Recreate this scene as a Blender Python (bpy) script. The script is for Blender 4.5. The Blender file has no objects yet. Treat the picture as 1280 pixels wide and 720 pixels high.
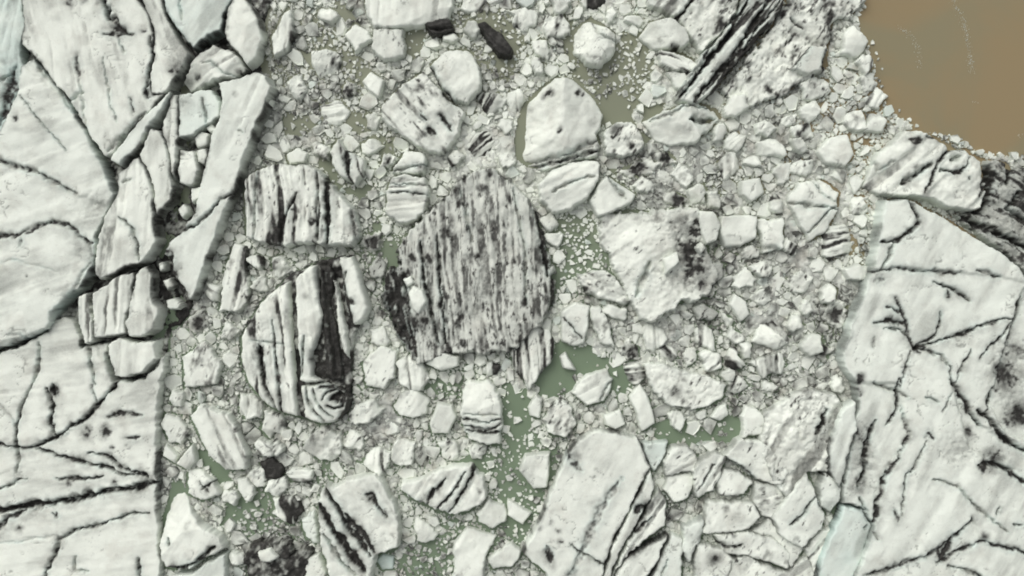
import bpy, math, random
import numpy as np
random.seed(7); rng = np.random.default_rng(7)
scene = bpy.context.scene
# ------------------------------------------------------------------ camera, sky, sun, exposure
S = 0.1            # metres per photograph pixel at water level
HC = 120.0         # flying height of the camera
cam = bpy.data.cameras.new('camera'); cam.sensor_width = 36.0; cam.lens = 36.0 * HC / (1280 * S)
cam.clip_start = 1.0; cam.clip_end = 20000.0
co = bpy.data.objects.new('camera', cam); co.location = (0, 0, HC); scene.collection.objects.link(co); scene.camera = co
w = bpy.data.worlds.new('World'); scene.world = w; w.use_nodes = True
nt = w.node_tree; nt.nodes.clear()
SUN_EL, SUN_AZ = math.radians(48), math.radians(-35)      # azimuth from +Y, clockwise positive
sky = nt.nodes.new('ShaderNodeTexSky'); sky.sky_type = 'NISHITA'; sky.sun_disc = False
sky.sun_elevation = SUN_EL; sky.sun_rotation = SUN_AZ; sky.dust_density = 4.0; sky.air_density = 1.0
hs = nt.nodes.new('ShaderNodeHueSaturation'); hs.inputs['Saturation'].default_value = 0.12   # grey overcast
bg = nt.nodes.new('ShaderNodeBackground'); bg.inputs['Strength'].default_value = 0.145
ow = nt.nodes.new('ShaderNodeOutputWorld')
nt.links.new(sky.outputs[0], hs.inputs['Color']); nt.links.new(hs.outputs[0], bg.inputs['Color']); nt.links.new(bg.outputs[0], ow.inputs['Surface'])
sl = bpy.data.lights.new('sun', 'SUN'); sl.energy = 0.85; sl.angle = math.radians(45); sl.color = (1.0, 0.97, 0.93)
so = bpy.data.objects.new('sun', sl); so.rotation_euler = (math.pi / 2 - SUN_EL, 0, -SUN_AZ + math.pi)
so.rotation_euler = (-(math.pi / 2 - SUN_EL), 0, -SUN_AZ); so.location = (0, 0, 60); scene.collection.objects.link(so)
scene.view_settings.view_transform = 'Standard'; scene.view_settings.look = 'None'
scene.view_settings.exposure = -0.12; scene.view_settings.gamma = 1.0
scene.render.engine = 'CYCLES'; scene.cycles.filter_width = 1.9
C = scene.collection

# ------------------------------------------------------------------ helpers
def rnd(ix, iy, seed):
    n = (ix.astype(np.int64) * 374761393 + iy.astype(np.int64) * 668265263 + int(seed) * 974634721) & 0xffffffff
    n = ((n ^ (n >> 13)) * 1274126177) & 0xffffffff
    n = ((n ^ (n >> 15)) * 2246822519) & 0xffffffff
    return ((n ^ (n >> 16)) & 0xffffff) / float(0xffffff)
def vn(x, y, seed=0):
    ix = np.floor(x); iy = np.floor(y); fx = x - ix; fy = y - iy
    fx = fx * fx * (3 - 2 * fx); fy = fy * fy * (3 - 2 * fy)
    a = rnd(ix, iy, seed); b = rnd(ix + 1, iy, seed); c = rnd(ix, iy + 1, seed); d = rnd(ix + 1, iy + 1, seed)
    return 2 * ((a + (b - a) * fx) * (1 - fy) + (c + (d - c) * fx) * fy) - 1
def fbm(x, y, seed=0, o=4):
    r = 0; a = 0.5; f = 1.0
    for i in range(o):
        r = r + a * vn(x * f + 17.3 * i, y * f - 9.1 * i, seed + i); a *= 0.5; f *= 2.03
    return r
def sst(a, b, x):
    t = np.clip((x - a) / (b - a), 0, 1); return t * t * (3 - 2 * t)
def P(s):
    v = [float(k) for k in s.replace(',', ' ').split()]
    return [(v[i], v[i + 1]) for i in range(0, len(v), 2)]
def T(c, r, s):    # the same, measured on a three times enlarged 320 x 240 tile
    return [(320 * c + u / 3.0, 240 * r + v / 3.0) for u, v in P(s)]
def seg_dist(x, y, pts):
    d = np.full(x.shape, 1e9)
    for (ax, ay), (bx, by) in zip(pts[:-1], pts[1:]):
        dx, dy = bx - ax, by - ay; L = dx * dx + dy * dy + 1e-9
        t = np.clip(((x - ax) * dx + (y - ay) * dy) / L, 0, 1)
        d = np.minimum(d, (x - ax - t * dx) ** 2 + (y - ay - t * dy) ** 2)
    return np.sqrt(d)
def line_dist(x, y, pts):      # distance and running position 0..1 along the line
    d = np.full(x.shape, 1e9); tt = np.zeros(x.shape); L = [math.hypot(b[0] - a[0], b[1] - a[1]) for a, b in zip(pts[:-1], pts[1:])]; tot = sum(L) + 1e-9; run = 0
    for (ax, ay), (bx, by), l in zip(pts[:-1], pts[1:], L):
        dx, dy = bx - ax, by - ay
        t = np.clip(((x - ax) * dx + (y - ay) * dy) / (l * l + 1e-9), 0, 1)
        e = (x - ax - t * dx) ** 2 + (y - ay - t * dy) ** 2; m = e < d
        d = np.where(m, e, d); tt = np.where(m, (run + t * l) / tot, tt); run += l
    return np.sqrt(d), tt
def inside(x, y, pts):
    r = np.zeros(x.shape, bool)
    for (ax, ay), (bx, by) in zip(pts, pts[1:] + pts[:1]):
        if ay == by: continue
        r ^= ((ay > y) != (by > y)) & (x < (bx - ax) * (y - ay) / (by - ay) + ax)
    return r
def sdf(x, y, pts):
    d = seg_dist(x, y, pts + pts[:1]); return np.where(inside(x, y, pts), d, -d)
def tag(o, label, cat, group=None):
    o['label'] = label; o['category'] = cat
    if group: o['group'] = group
    return o
def mesh_np(name, co_, quads, tris=None, smooth=True, attrs=None):
    me = bpy.data.meshes.new(name)
    nq = len(quads); ntr = 0 if tris is None else len(tris)
    me.vertices.add(len(co_)); me.vertices.foreach_set('co', np.ascontiguousarray(co_, np.float32).ravel())
    loops = quads.ravel() if ntr == 0 else np.concatenate([quads.ravel(), tris.ravel()])
    me.loops.add(len(loops)); me.loops.foreach_set('vertex_index', loops.astype(np.int32))
    me.polygons.add(nq + ntr)
    st = np.concatenate([np.arange(nq) * 4, nq * 4 + np.arange(ntr) * 3]).astype(np.int32)
    me.polygons.foreach_set('loop_start', st)
    me.polygons.foreach_set('use_smooth', np.full(nq + ntr, smooth))
    for k, v in (attrs or {}).items():
        a = me.attributes.new(k, 'FLOAT', 'POINT'); a.data.foreach_set('value', np.ascontiguousarray(v, np.float32))
    me.update(calc_edges=True)
    return me
def link(name, me, mat, parent=None):
    o = bpy.data.objects.new(name, me); C.objects.link(o)
    if me is not None: me.materials.append(mat)
    if parent is not None: o.parent = parent
    return o

# ------------------------------------------------------------------ materials
def new_mat(name):
    m = bpy.data.materials.new(name); m.use_nodes = True; t = m.node_tree; t.nodes.clear()
    o = t.nodes.new('ShaderNodeOutputMaterial'); b = t.nodes.new('ShaderNodeBsdfPrincipled')
    t.links.new(b.outputs[0], o.inputs['Surface']); return m, t, b
def N(t, kind, **kw):
    n = t.nodes.new(kind)
    for k, v in kw.items():
        if k in n.inputs: n.inputs[k].default_value = v
        else: setattr(n, k, v)
    return n
def mixc(t, fac, a, b):
    n = t.nodes.new('ShaderNodeMix'); n.data_type = 'RGBA'
    for sock, v in ((n.inputs[0], fac), (n.inputs[6], a), (n.inputs[7], b)):
        if hasattr(v, 'is_output'): t.links.new(v, sock)
        else: sock.default_value = v
    return n.outputs[2]
def rng_node(t, src, a, b, c=0.0, d=1.0):
    n = t.nodes.new('ShaderNodeMapRange'); n.interpolation_type = 'SMOOTHSTEP'
    n.inputs[1].default_value = a; n.inputs[2].default_value = b; n.inputs[3].default_value = c; n.inputs[4].default_value = d
    t.links.new(src, n.inputs[0]); return n.outputs[0]
ICE = (0.855, 0.885, 0.79, 1); ASH = (0.026, 0.025, 0.022, 1); TEAL = (0.48, 0.66, 0.62, 1); SILT = (0.50, 0.47, 0.40, 1)
def ice_material(name, speck, silt):
    m, t, b = new_mat(name)
    geo = N(t, 'ShaderNodeNewGeometry')
    a = N(t, 'ShaderNodeAttribute', attribute_name='ash'); te = N(t, 'ShaderNodeAttribute', attribute_name='teal')
    n1 = N(t, 'ShaderNodeTexNoise', Scale=0.35, Detail=5.0, Roughness=0.6); t.links.new(geo.outputs['Position'], n1.inputs['Vector'])
    n2 = N(t, 'ShaderNodeTexNoise', Scale=5.0, Detail=6.0, Roughness=0.7); t.links.new(geo.outputs['Position'], n2.inputs['Vector'])
    c = mixc(t, rng_node(t, n1.outputs[0], 0.50, 0.72, 0.0, silt), ICE, SILT)
    c = mixc(t, te.outputs['Fac'], c, TEAL)
    c = mixc(t, rng_node(t, n2.outputs[0], 0.56, 0.74, 0.0, speck), c, (0.30, 0.30, 0.27, 1))
    mu = N(t, 'ShaderNodeMath', operation='MULTIPLY_ADD'); t.links.new(n2.outputs[0], mu.inputs[0]); mu.inputs[1].default_value = 0.9; mu.inputs[2].default_value = -0.45
    ad = N(t, 'ShaderNodeMath', operation='MULTIPLY_ADD', use_clamp=True); t.links.new(mu.outputs[0], ad.inputs[0])
    sq = N(t, 'ShaderNodeMath', operation='PINGPONG'); t.links.new(a.outputs['Fac'], sq.inputs[0]); sq.inputs[1].default_value = 0.55
    t.links.new(sq.outputs[0], ad.inputs[1]); t.links.new(a.outputs['Fac'], ad.inputs[2])
    n3 = N(t, 'ShaderNodeTexNoise', Scale=1.6, Detail=7.0, Roughness=0.7); t.links.new(geo.outputs['Position'], n3.inputs['Vector'])
    c = mixc(t, ad.outputs[0], c, mixc(t, rng_node(t, n3.outputs[0], 0.45, 0.72), ASH, (0.075, 0.072, 0.065, 1)))
    t.links.new(c, b.inputs['Base Color'])
    b.inputs['Roughness'].default_value = 0.55; b.inputs['IOR'].default_value = 1.31
    bp = N(t, 'ShaderNodeBump', Strength=0.5, Distance=0.12); t.links.new(n2.outputs[0], bp.inputs['Height']); t.links.new(bp.outputs[0], b.inputs['Normal'])
    return m
M_ICE = ice_material('glacier_ice', 0.30, 0.28); M_FLOE = ice_material('floe_ice', 0.5, 0.62)
def water_material():
    m, t, b = new_mat('silty_water')
    geo = N(t, 'ShaderNodeNewGeometry')
    n1 = N(t, 'ShaderNodeTexNoise', Scale=0.05, Detail=7.0, Roughness=0.55, Distortion=1.2); t.links.new(geo.outputs['Position'], n1.inputs['Vector'])
    vm = N(t, 'ShaderNodeVectorMath', operation='DISTANCE'); t.links.new(geo.outputs['Position'], vm.inputs[0]); vm.inputs[1].default_value = (78, 36, 0)
    br = rng_node(t, vm.outputs['Value'], 40, 62, 1.0, 0.0)
    sp = N(t, 'ShaderNodeSeparateXYZ'); t.links.new(geo.outputs['Position'], sp.inputs[0])
    ol = rng_node(t, sp.outputs['Y'], -6, 24, 0.0, 0.75)
    g = mixc(t, ol, (0.185, 0.240, 0.160, 1), (0.250, 0.250, 0.180, 1))
    brown = mixc(t, rng_node(t, n1.outputs[0], 0.38, 0.62), (0.290, 0.225, 0.127, 1), (0.258, 0.226, 0.138, 1))
    c = mixc(t, br, g, brown)
    t.links.new(c, b.inputs['Base Color']); b.inputs['Roughness'].default_value = 0.22; b.inputs['IOR'].default_value = 1.33
    n2 = N(t, 'ShaderNodeTexNoise', Scale=2.2, Detail=3.0); t.links.new(geo.outputs['Position'], n2.inputs['Vector'])
    bp = N(t, 'ShaderNodeBump', Strength=0.12, Distance=0.05); t.links.new(n2.outputs[0], bp.inputs['Height']); t.links.new(bp.outputs[0], b.inputs['Normal'])
    return m
M_WATER = water_material()
ICE_0 = ICE; ICE = (0.66, 0.675, 0.61, 1); M_SLUSH = ice_material('silty_slush', 0.6, 0.6); ICE = ICE_0

# ------------------------------------------------------------------ water
v = np.array([(-4000, -4000, 0), (4000, -4000, 0), (4000, 4000, 0), (-4000, 4000, 0)], float)
wo = link('water', mesh_np('water', v, np.array([[0, 1, 2, 3]])), M_WATER); wo['kind'] = 'structure'

# ------------------------------------------------------------------ ice bodies
# occupancy raster of the lagoon in water-level pixels, used to keep the drifting floes off the bergs
X0, Y0, RW, RH = -130, -110, 1540, 940
occ = np.zeros((RH, RW), bool)
def stamp(pts, shrink=0.0):
    xs = [p[0] for p in pts]; ys = [p[1] for p in pts]
    a = max(int(min(xs)) - X0 - 1, 0); b = min(int(max(xs)) - X0 + 2, RW); c = max(int(min(ys)) - Y0 - 1, 0); d = min(int(max(ys)) - Y0 + 2, RH)
    if a >= b or c >= d: return
    gx, gy = np.meshgrid(np.arange(a, b) + X0 + .5, np.arange(c, d) + Y0 + .5)
    occ[c:d, a:b] |= (sdf(gx, gy, pts) > shrink) if shrink else inside(gx, gy, pts)
SEED = [100]; BODIES = []
def ice(poly, name, label=None, cat=None, H=1.5, z0=0.0, tilt=(0, 0), bevel=1.8, drop=0.14, grime=0.5, rough=2.4, facets=0, fslope=0.35,
        bands=(), cracks=(), blobs=(), dirt=0.0, ash=0.0, teal=0.0, edge_teal=0.12, relief=0.22, gap=0.0, parent=None, group=None, res=1.25, wall=9.0, hum=0.0, mark=True, mottle=0.3, jit=1.0, steps=(), rim=0.28, hair=0.5):
    """One body of ice: a solid height-field inside a roughened outline with steep walls down below the water line.
    bands = (angle, period, strength, threshold, height); cracks = (points, width, strength, depth factor)"""
    SEED[0] += 37; sd0 = SEED[0]; r_ = random.Random(sd0)
    if isinstance(poly, str): poly = P(poly)
    xs = [p[0] for p in poly]; ys = [p[1] for p in poly]
    mg = (H - z0 + 0.8) / (S * wall) + rough + 1
    gx, gy = np.meshgrid(np.arange(min(xs) - mg, max(xs) + mg, res), np.arange(min(ys) - mg, max(ys) + mg, res))
    cx, cy = sum(xs) / len(xs), sum(ys) / len(ys)
    wx = gx + rough * (1.5 * fbm(gx / 14, gy / 14, sd0, 3) + 0.8 * fbm(gx / 4, gy / 4, sd0 + 5, 2))
    wy = gy + rough * (1.5 * fbm(gx / 14, gy / 14, sd0 + 9, 3) + 0.8 * fbm(gx / 4, gy / 4, sd0 + 14, 2))
    d = sdf(wx, wy, poly) - gap
    keep = d > -(H - z0 + 0.8) / (S * wall) - 1.5
    rad = max(max(xs) - min(xs), max(ys) - min(ys)) / 2
    din = np.clip(d, 0, bevel) / bevel
    z = np.full(gx.shape, H) + tilt[0] * (gx - cx) * S - tilt[1] * (gy - cy) * S
    z = z - drop * (1 - din) ** 2
    z = z + relief * (1.5 * fbm(gx / 38, gy / 38, sd0 + 21, 3) + 0.30 * fbm(gx / 9, gy / 9, sd0 + 26, 5))
    la = math.radians(bands[0][0] if bands else 62); lu = gx * math.cos(la) - gy * math.sin(la); lc = gx * math.sin(la) + gy * math.cos(la)
    z = z + relief * (0.32 * fbm(lu / 70, lc / 16, sd0 + 28, 5) + 0.5 * np.minimum(0, fbm(gx / 22, gy / 22, sd0 + 29, 4)))
    if hum: z = z + hum * (np.abs(fbm(gx / 15, gy / 15, sd0 + 61, 5)) * 1.7 - 0.4)
    if facets:
        cut = np.zeros(gx.shape)
        for k in range(facets):
            ph = r_.uniform(0, 2 * math.pi); off = r_.uniform(0.05, 0.6) * rad
            e = (gx - cx) * math.cos(ph) + (gy - cy) * math.sin(ph) - off + 3 * fbm(gx / 10, gy / 10, sd0 + 70 + k, 3)
            cut = np.minimum(cut, -np.maximum(e, 0) * S * r_.uniform(0.5, 1.3) * fslope)
        z = z + cut
    for (sp, dz) in steps:      # terraces on either side of a fracture
        z = z + dz * sst(-2.5, 2.5, sdf(wx, wy, P(sp)))
    A = np.full(gx.shape, float(ash)) + mottle * ash * fbm(gx / 7, gy / 7, sd0 + 31, 5)
    for (th, per, st, thr, amp) in bands:
        a = math.radians(th); ca, sa = math.cos(a), -math.sin(a)
        u = gx * ca + gy * sa; c = -gx * sa + gy * ca
        c = c + 2.2 * per * 0.35 * fbm(u / (per * 7), c / (per * 5), sd0 + 41, 2) + 0.9 * vn(u / 5, c / 5, sd0 + 45)
        n = 0.75 * vn(c / per, u / (per * 14), sd0 + 47) + 0.5 * vn(c / (per * .42), u / (per * 6), sd0 + 48)
        pat = 0.6 + 0.7 * fbm(gx / (per * 3), gy / (per * 3), sd0 + 49, 3) + 0.75 * fbm(gx / 5, gy / 8, sd0 + 54, 3)
        A = np.maximum(A, st * sst(thr, thr + 0.38, n) * np.clip(pat + st * 0.4, 0, 1.1)); z = z - amp * n
    ga = math.radians(bands[0][0] if bands else 60); gu = gx * math.cos(ga) - gy * math.sin(ga); gc = gx * math.sin(ga) + gy * math.cos(ga)
    gn = 0.6 * fbm(gu / 60, gc / 13, sd0 + 33, 4) + 0.55 * fbm(gx / 45, gy / 45, sd0 + 36, 4)
    A = np.maximum(A, grime * 0.42 * sst(-0.05, 0.5, gn)) + grime * 0.05
    if dirt:
        n = fbm(lu / 16, lc / 9, sd0 + 51, 6) + 0.25 * fbm(gx / 40, gy / 40, sd0 + 57, 2)
        A = np.maximum(A, np.clip(0.9 * sst(0.26 - 0.55 * dirt, 0.85 - 0.35 * dirt, n), 0, 1) * min(1, 0.5 + dirt))
        n = 1.15 * fbm(lu / 8, lc / 3.2, sd0 + 58, 5) + .35 * fbm(gx / 18, gy / 18, sd0 + 59, 3); A = np.maximum(A, .8 * sst(.45 - .55 * dirt, .9 - .45 * dirt, n))
    jx = gx + 2.6 * fbm(gx / 5, gy / 5, sd0 + 81, 3) + 5 * fbm(gx / 22, gy / 22, sd0 + 82, 2); jy = gy + 2.6 * fbm(gx / 5, gy / 5, sd0 + 85, 3) + 5 * fbm(gx / 22, gy / 22, sd0 + 86, 2)
    jx = gx + (jx - gx) * jit; jy = gy + (jy - gy) * jit
    jn = 0.6 + 0.85 * fbm(gx / 11, gy / 11, sd0 + 88, 4)
    TC = np.zeros(gx.shape); jf = fbm(gx / 4.5, gy / 4.5, sd0 + 97, 4)
    for ck in cracks:
        pts, wd, st = ck[0], ck[1], ck[2]; dep = ck[3] if len(ck) > 3 else 1.0
        if isinstance(pts, str): pts = P(pts)
        k, tt = line_dist(jx, jy, pts); ww = wd * (0.22 + 1.25 * np.clip(jn, 0, 1.4)) * (0.35 + 0.75 * np.sqrt(np.clip(np.sin(math.pi * np.clip(tt, .02, .98)), 0, 1)))
        TC = np.maximum(TC, .55 * np.exp(-(k / (1.5 * ww + .5)) ** 2) * np.clip(.9 - jn, 0, 1)); z = z - dep * min(0.16 * wd + 0.12, 1.2) * np.exp(-(k / (0.55 * ww)) ** 2)
        A = np.maximum(A, st * np.clip(1.15 * (1 - sst(0.15 * ww, 0.95 * ww, k)), 0, 1) * np.clip(.3 + .75 * st + 1.0 * jf, .1, 1.1))
        A = np.maximum(A, st * 0.42 * np.exp(-k / (1.7 * ww)) * np.clip(jn, 0, 1.2) + st * 0.33 * np.exp(-k / (1.3 * wd + 5)) * np.clip(jn, 0, 1.2))
    for (bx, by, br, st) in blobs:
        k = np.hypot(jx - bx, jy - by) / br + 0.8 * fbm(gx / 5, gy / 5, sd0 + 91, 3)
        A = np.maximum(A, st * (1 - sst(0.25, 1.35, k)) * np.clip(.45 + .5 * st + 1.1 * fbm(gx / 6, gy / 6, sd0 + 92, 5), 0.1, 1.1));  z = z - 0.12 * br * S * np.exp(-k * k)
        A = np.maximum(A, .95 * st * np.exp(-((jx - bx) ** 2 + (jy - by) ** 2) / (1.25 * br) ** 2) * np.clip(.75 + .8 * fbm(gx / 12, gy / 12, sd0 + 93, 5), 0, 1))
    if rim:      # darker in noisy patches along the edges and down the walls
        rn = 0.42 + 1.25 * fbm(gx / 24, gy / 24, sd0 + 65, 4); rw = 1.1 + 2.4 * np.clip(rn, 0, 1)
        A = np.maximum(A, rim * np.clip(rn * 1.5, 0, 1) * np.exp(-(np.abs(d + .6) / rw) ** 1.5))
        A = np.maximum(A, rim * 0.22 * np.clip(rn, 0, 1) * np.exp(-np.clip(d, 0, 99) / 5))
        A = np.maximum(A, rim * np.clip(.45 + 1.3 * fbm(gx / 16, gy / 16, sd0 + 67, 4), 0, 1) * sst(.2, 1.6, -d))
    if hair:     # hairline fractures
        for s_, sc in ((3, 34), (7, 19)):
            hn = fbm(gx / sc + .8 * fbm(gx / 9, gy / 9, sd0 + 71, 2), gy / (sc * 1.6), sd0 + 72 + s_, 3)
            hm = sst(.05, .4, fbm(gx / 30, gy / 30, sd0 + 78 + s_, 2)); hl = np.exp(-(hn / (0.55 / sc)) ** 2) * hm
            A = np.maximum(A, hair * hl); z = z - .07 * hl
    z = np.where(d < 0, z + d * S * wall, z)
    TE = np.clip(teal + edge_teal * np.exp(-np.abs(d + 1.0) / 2.2) + teal * 0.6 * fbm(gx / 20, gy / 20, sd0 + 95, 3), 0, 1)
    TE = np.clip(TE + TC, 0, 1); zmin = z0 - 0.7; keep &= z > zmin - 1.2; z = np.maximum(z, zmin)
    f = 1 - H / HC                                    # so that the top, at its own height, is seen where it was measured
    X = (gx - 640) * S * f; Y = (360 - gy) * S * f
    idx = -np.ones(gx.shape, np.int64); q = keep[:-1, :-1] & keep[1:, :-1] & keep[:-1, 1:] & keep[1:, 1:]
    use = np.zeros(gx.shape, bool); use[:-1, :-1] |= q; use[1:, :-1] |= q; use[:-1, 1:] |= q; use[1:, 1:] |= q
    idx[use] = np.arange(use.sum())
    quads = np.stack([idx[1:, :-1][q], idx[1:, 1:][q], idx[:-1, 1:][q], idx[:-1, :-1][q]], 1)
    ox, oy = (parent.location.x, parent.location.y) if parent is not None else ((cx - 640) * S * f, (360 - cy) * S * f)
    cov = np.stack([X[use] - ox, Y[use] - oy, z[use]], 1)
    me = mesh_np(name, cov, quads, attrs={'ash': np.clip(1.3 * A[use] ** 1.12, 0, 1), 'teal': TE[use]})
    o = link(name, me, M_ICE, parent); o.location = (0, 0, 0) if parent is not None else (ox, oy, 0)
    if label: tag(o, label, cat or 'iceberg', group)
    if mark:
        stamp(poly, gap - 1.0)
        for k in (0.5, 1.0): stamp([((px - 640) * (1 - k * H / HC) + 640, (py - 360) * (1 - k * H / HC) + 360) for px, py in poly])
    if label: BODIES.append((cx, cy, poly, label, o))
    return o
def group_thing(name, label, cat, px, py):
    o = bpy.data.objects.new(name, None); C.objects.link(o); o.empty_display_size = 0.5
    o.location = ((px - 640) * S, (360 - py) * S, 0); tag(o, label, cat); BODIES.append((px, py, None, label, o)); return o

# ================================================================== the glacier front on one side of the lagoon
G = group_thing('glacier', 'broad white glacier front split by dark ash-filled crevasses', 'glacier', 120, 400)
def slab(poly, **k):
    k.setdefault('gap', 0.2); k.setdefault('wall', 12.0); k.setdefault('rim', .8); k.setdefault('bevel', 1.6); k.setdefault('rough', 2.1); k.setdefault('relief', 0.17); k.setdefault('drop', 0.12); k.setdefault('res', 1.3)
    k.setdefault('parent', G); k.setdefault('grime', .75); k.setdefault('edge_teal', 0.14)
    return ice(poly, 'ice_slab', **k)
# low floor of ash and rubble in the crevasses
ice('-150 -130 360 -130 330 60 338 95 330 135 300 215 265 300 243 372 236 398 215 415 204 480 198 560 196 640 198 720 200 850 -150 850', 'crevasse_floor', H=0.45, parent=G,
    res=1.4, ash=0.72, mottle=1.3, dirt=0.5, grime=0, relief=0.5, hum=0.5, rough=3, gap=2, edge_teal=0,
    blobs=[(195,335,20,.97),(205,362,24,1),(222,390,26,1),(206,402,20,.95),(212,300,16,.9),(224,250,14,.9),(232,225,12,.9),(200,312,18,.95),(218,210,8,.9)])
for pl in ('203 352 212 348 216 357 208 363', '206 376 218 372 228 382 220 388 208 385', '196 330 203 326 206 336 199 340', '222 262 230 254 236 266 228 274'):
    slab(pl, H=1.9, facets=3, gap=0, rough=1.6, dirt=.35)
slab('-150 -60 0 -40 27 -20 29 0 30 40 25 62 28 80 22 113 10 148 0 168 -60 178 -150 180', H=2.3, teal=.35, cracks=[(T(0,0,'60 250 40 330 0 470'), 12, .8, .4), (T(0,0,'0 300 60 270'), 3, .4)], blobs=[(6,75,5,.5),(12,100,6,.6)], bands=[(80,9,.35,.2,.1)])
slab('30 -130 28 0 31 40 28 55 42 68 60 90 80 117 93 136 106 158 122 187 130 195 143 190 150 172 165 155 190 135 205 116 190 119 186 100 186 85 190 70 190 40 187 20 174 0 170 -130', H=3.0, tilt=(-.02,.02),
     bands=[(-78,11,.34,.25,.07)],
     cracks=[(T(0,0,'385 -20 405 40 415 75'),7,.85),(T(0,0,'500 130 440 125 400 130 385 125'),5,.9,.3),(T(0,0,'430 70 450 110 480 130'),6,.95,.5),(T(0,0,'250 380 290 360 310 345'),2.2,.35),
             (T(0,0,'560 140 570 210 555 270 550 340 555 370'),3,.85),(T(0,0,'480 365 495 415'),4,.9,.3),(T(0,0,'280 205 290 250 296 285'),4,.75,.3),(T(0,0,'400 560 440 520 500 460 540 420'),3,.6,.6),
             (T(0,0,'300 300 310 420 330 500'),1.6,.3),(T(0,0,'390 220 410 340 430 450'),1.6,.35),(T(0,0,'440 130 460 200'),2,.4)],
     blobs=[(T(0,0,'450 115')[0]+(9,.95)),(178,37,5,.9),(185,118,5,.9),(192,108,3,.8),(141,146,3,.5),(88,3,6,.7),(105,2,5,.6)])
slab('-150 185 0 168 22 116 28 82 42 71 60 93 80 120 92 139 105 162 120 191 132 220 142 243 140 255 132 268 120 293 117 325 112 345 100 360 85 370 70 390 62 410 30 423 0 435 -150 462', H=2.8, tilt=(-.01,-.01),
     cracks=[(T(0,0,'-150 560 0 598 80 628 160 660 230 700 290 730'),4.5,.75,.6),(T(0,0,'80 360 130 430 200 510 250 565'),1.8,.6),(T(0,1,'-200 200 0 170 70 160 130 135 190 118 240 125 300 165 345 195'),4.6,.85,.6),
             (T(0,1,'75 205 85 170'),4,.6,.3),(T(0,1,'0 260 60 260 150 275 220 295'),2,.25,.3),(T(0,0,'130 205 160 260 220 330 265 410'),3,.5),
             (T(0,1,'-100 620 0 588 80 560 150 540 190 522'),3.4,.85,.6),(T(0,1,'40 535 90 530 110 545'),3,.5,.3),(T(0,1,'350 190 340 260 310 320 250 400 200 450'),4,.5,.4),(T(0,0,'270 370 280 415'),5,.5,.6)],
     blobs=[(20,147,4,.9),(105,310,14,.45),(125,258,12,.5),(34,344,2,.8),(78,430,12,.4),(95,372,16,.35),(120,262,16,.35)], bands=[(20,22,.22,.35,.12)], teal=.04, edge_teal=.4,
     steps=[('-150 310 0 297 25 293 45 283 65 278 85 283 105 295 118 307 118 345 60 412 -150 470', .4), ('-150 185 0 198 50 217 85 238 135 258 145 240 92 135 28 80 0 165', .3)])
slab('138 200 147 184 173 153 205 120 213 110 212 118 197 143 180 166 170 186 150 204', H=3.0, teal=.12)
slab('147 216 172 194 180 206 186 225 190 242 192 275 194 300 183 322 173 330 162 332 140 343 126 350 119 345 119 318 126 281 136 263 146 240', H=3.0, bands=[(84,10,.5,.15,.18)], cracks=[(T(0,0,'460 690 490 675'),2,.5),(T(0,1,'450 90 500 130 520 200 520 260'),3,.7)], tilt=(.03,0))
slab('174 193 190 161 200 164 207 185 212 210 217 235 212 250 200 262 195 268 192 240 186 215', H=2.8, bands=[(84,9,.4,.2,.12)])
slab('222 186 240 187 247 212 241 233 224 228', H=2.6, blobs=[(226,192,4,.7)], facets=3)
slab('203 160 214 120 221 118 222 172 220 205 216 225 209 190', H=2.6, bands=[(86,8,.6,.1,.15)])
slab('177 -130 178 0 192 40 192 72 188 87 188 117 203 117 214 107 219 99 230 82 237 66 222 48 208 26 202 0 200 -130', H=2.8, bands=[(-70,9,.4,.2,.12)], blobs=[(222,85,10,.85),(226,92,6,.8)], tilt=(.03,0))
slab('204 -130 206 0 212 22 225 40 242 61 260 46 276 38 280 17 287 0 290 -130', H=2.6, teal=.22, edge_teal=.5, tilt=(-.03,-.05), cracks=[('226 2 229 25',2,.3)])
slab('294 -20 310 0 322 20 325 45 320 70 309 82 300 71 288 56 279 40 281 22', H=3.2, facets=4, tilt=(.03,0), blobs=[(282,33,4,.6),(305,12,3,.4)])
slab('224 100 240 74 263 54 283 60 300 71 305 88 293 98 267 96 243 108 231 112', H=3.0, facets=5, fslope=.5, cracks=[(T(0,0,'760 230 790 235 830 265 890 290'),2,.5)], blobs=[(245,92,6,.7),(297,88,4,.8),(232,98,8,.6)], bands=[(30,9,.45,.2,.12)])
slab('223 118 247 113 263 114 277 127 275 143 260 157 240 170 224 173', H=2.4, teal=.18, blobs=[(232,128,10,.45)], cracks=[(T(0,0,'760 370 775 440 770 465'),2.4,.6)], tilt=(0,-.04))
for pl in ('241 172 252 164 262 168 258 182 246 186', '244 188 256 184 262 194 255 206 246 203', '256 160 268 152 270 165 262 167', '238 236 252 232 250 248 238 255'):
    slab(pl, H=2.0, facets=3, gap=.5, rough=1.2)
slab('274 104 300 97 320 90 335 95 339 110 332 131 316 166 301 206 297 222 283 256 263 306 250 342 241 374 236 376 228 360 213 342 214 326 203 318 208 302 226 290 240 271 247 240 253 215 261 190 266 166 276 146 278 126', H=3.0, tilt=(.02,.02), teal=.06,
     cracks=[(T(0,1,'600 170 640 150 720 128 780 80 830 25 870 -10'),3.2,.8),(T(0,1,'590 240 640 250 600 330 620 370'),6,.8,.5),(T(0,0,'890 485 910 500'),1.6,.4),(T(0,1,'700 0 660 100'),4,.5)],
     blobs=[(212,340,12,.9),(206,355,10,.95),(222,372,12,.95),(208,318,8,.8),(294,120,4,.5),(240,268,10,.6),(232,392,10,.9)], bands=[(66,18,.24,.3,.1)])
slab('97 371 110 365 114 400 116 424 104 430 98 400', H=2.9, bands=[(86,7,.6,.1,.2)])
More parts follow.
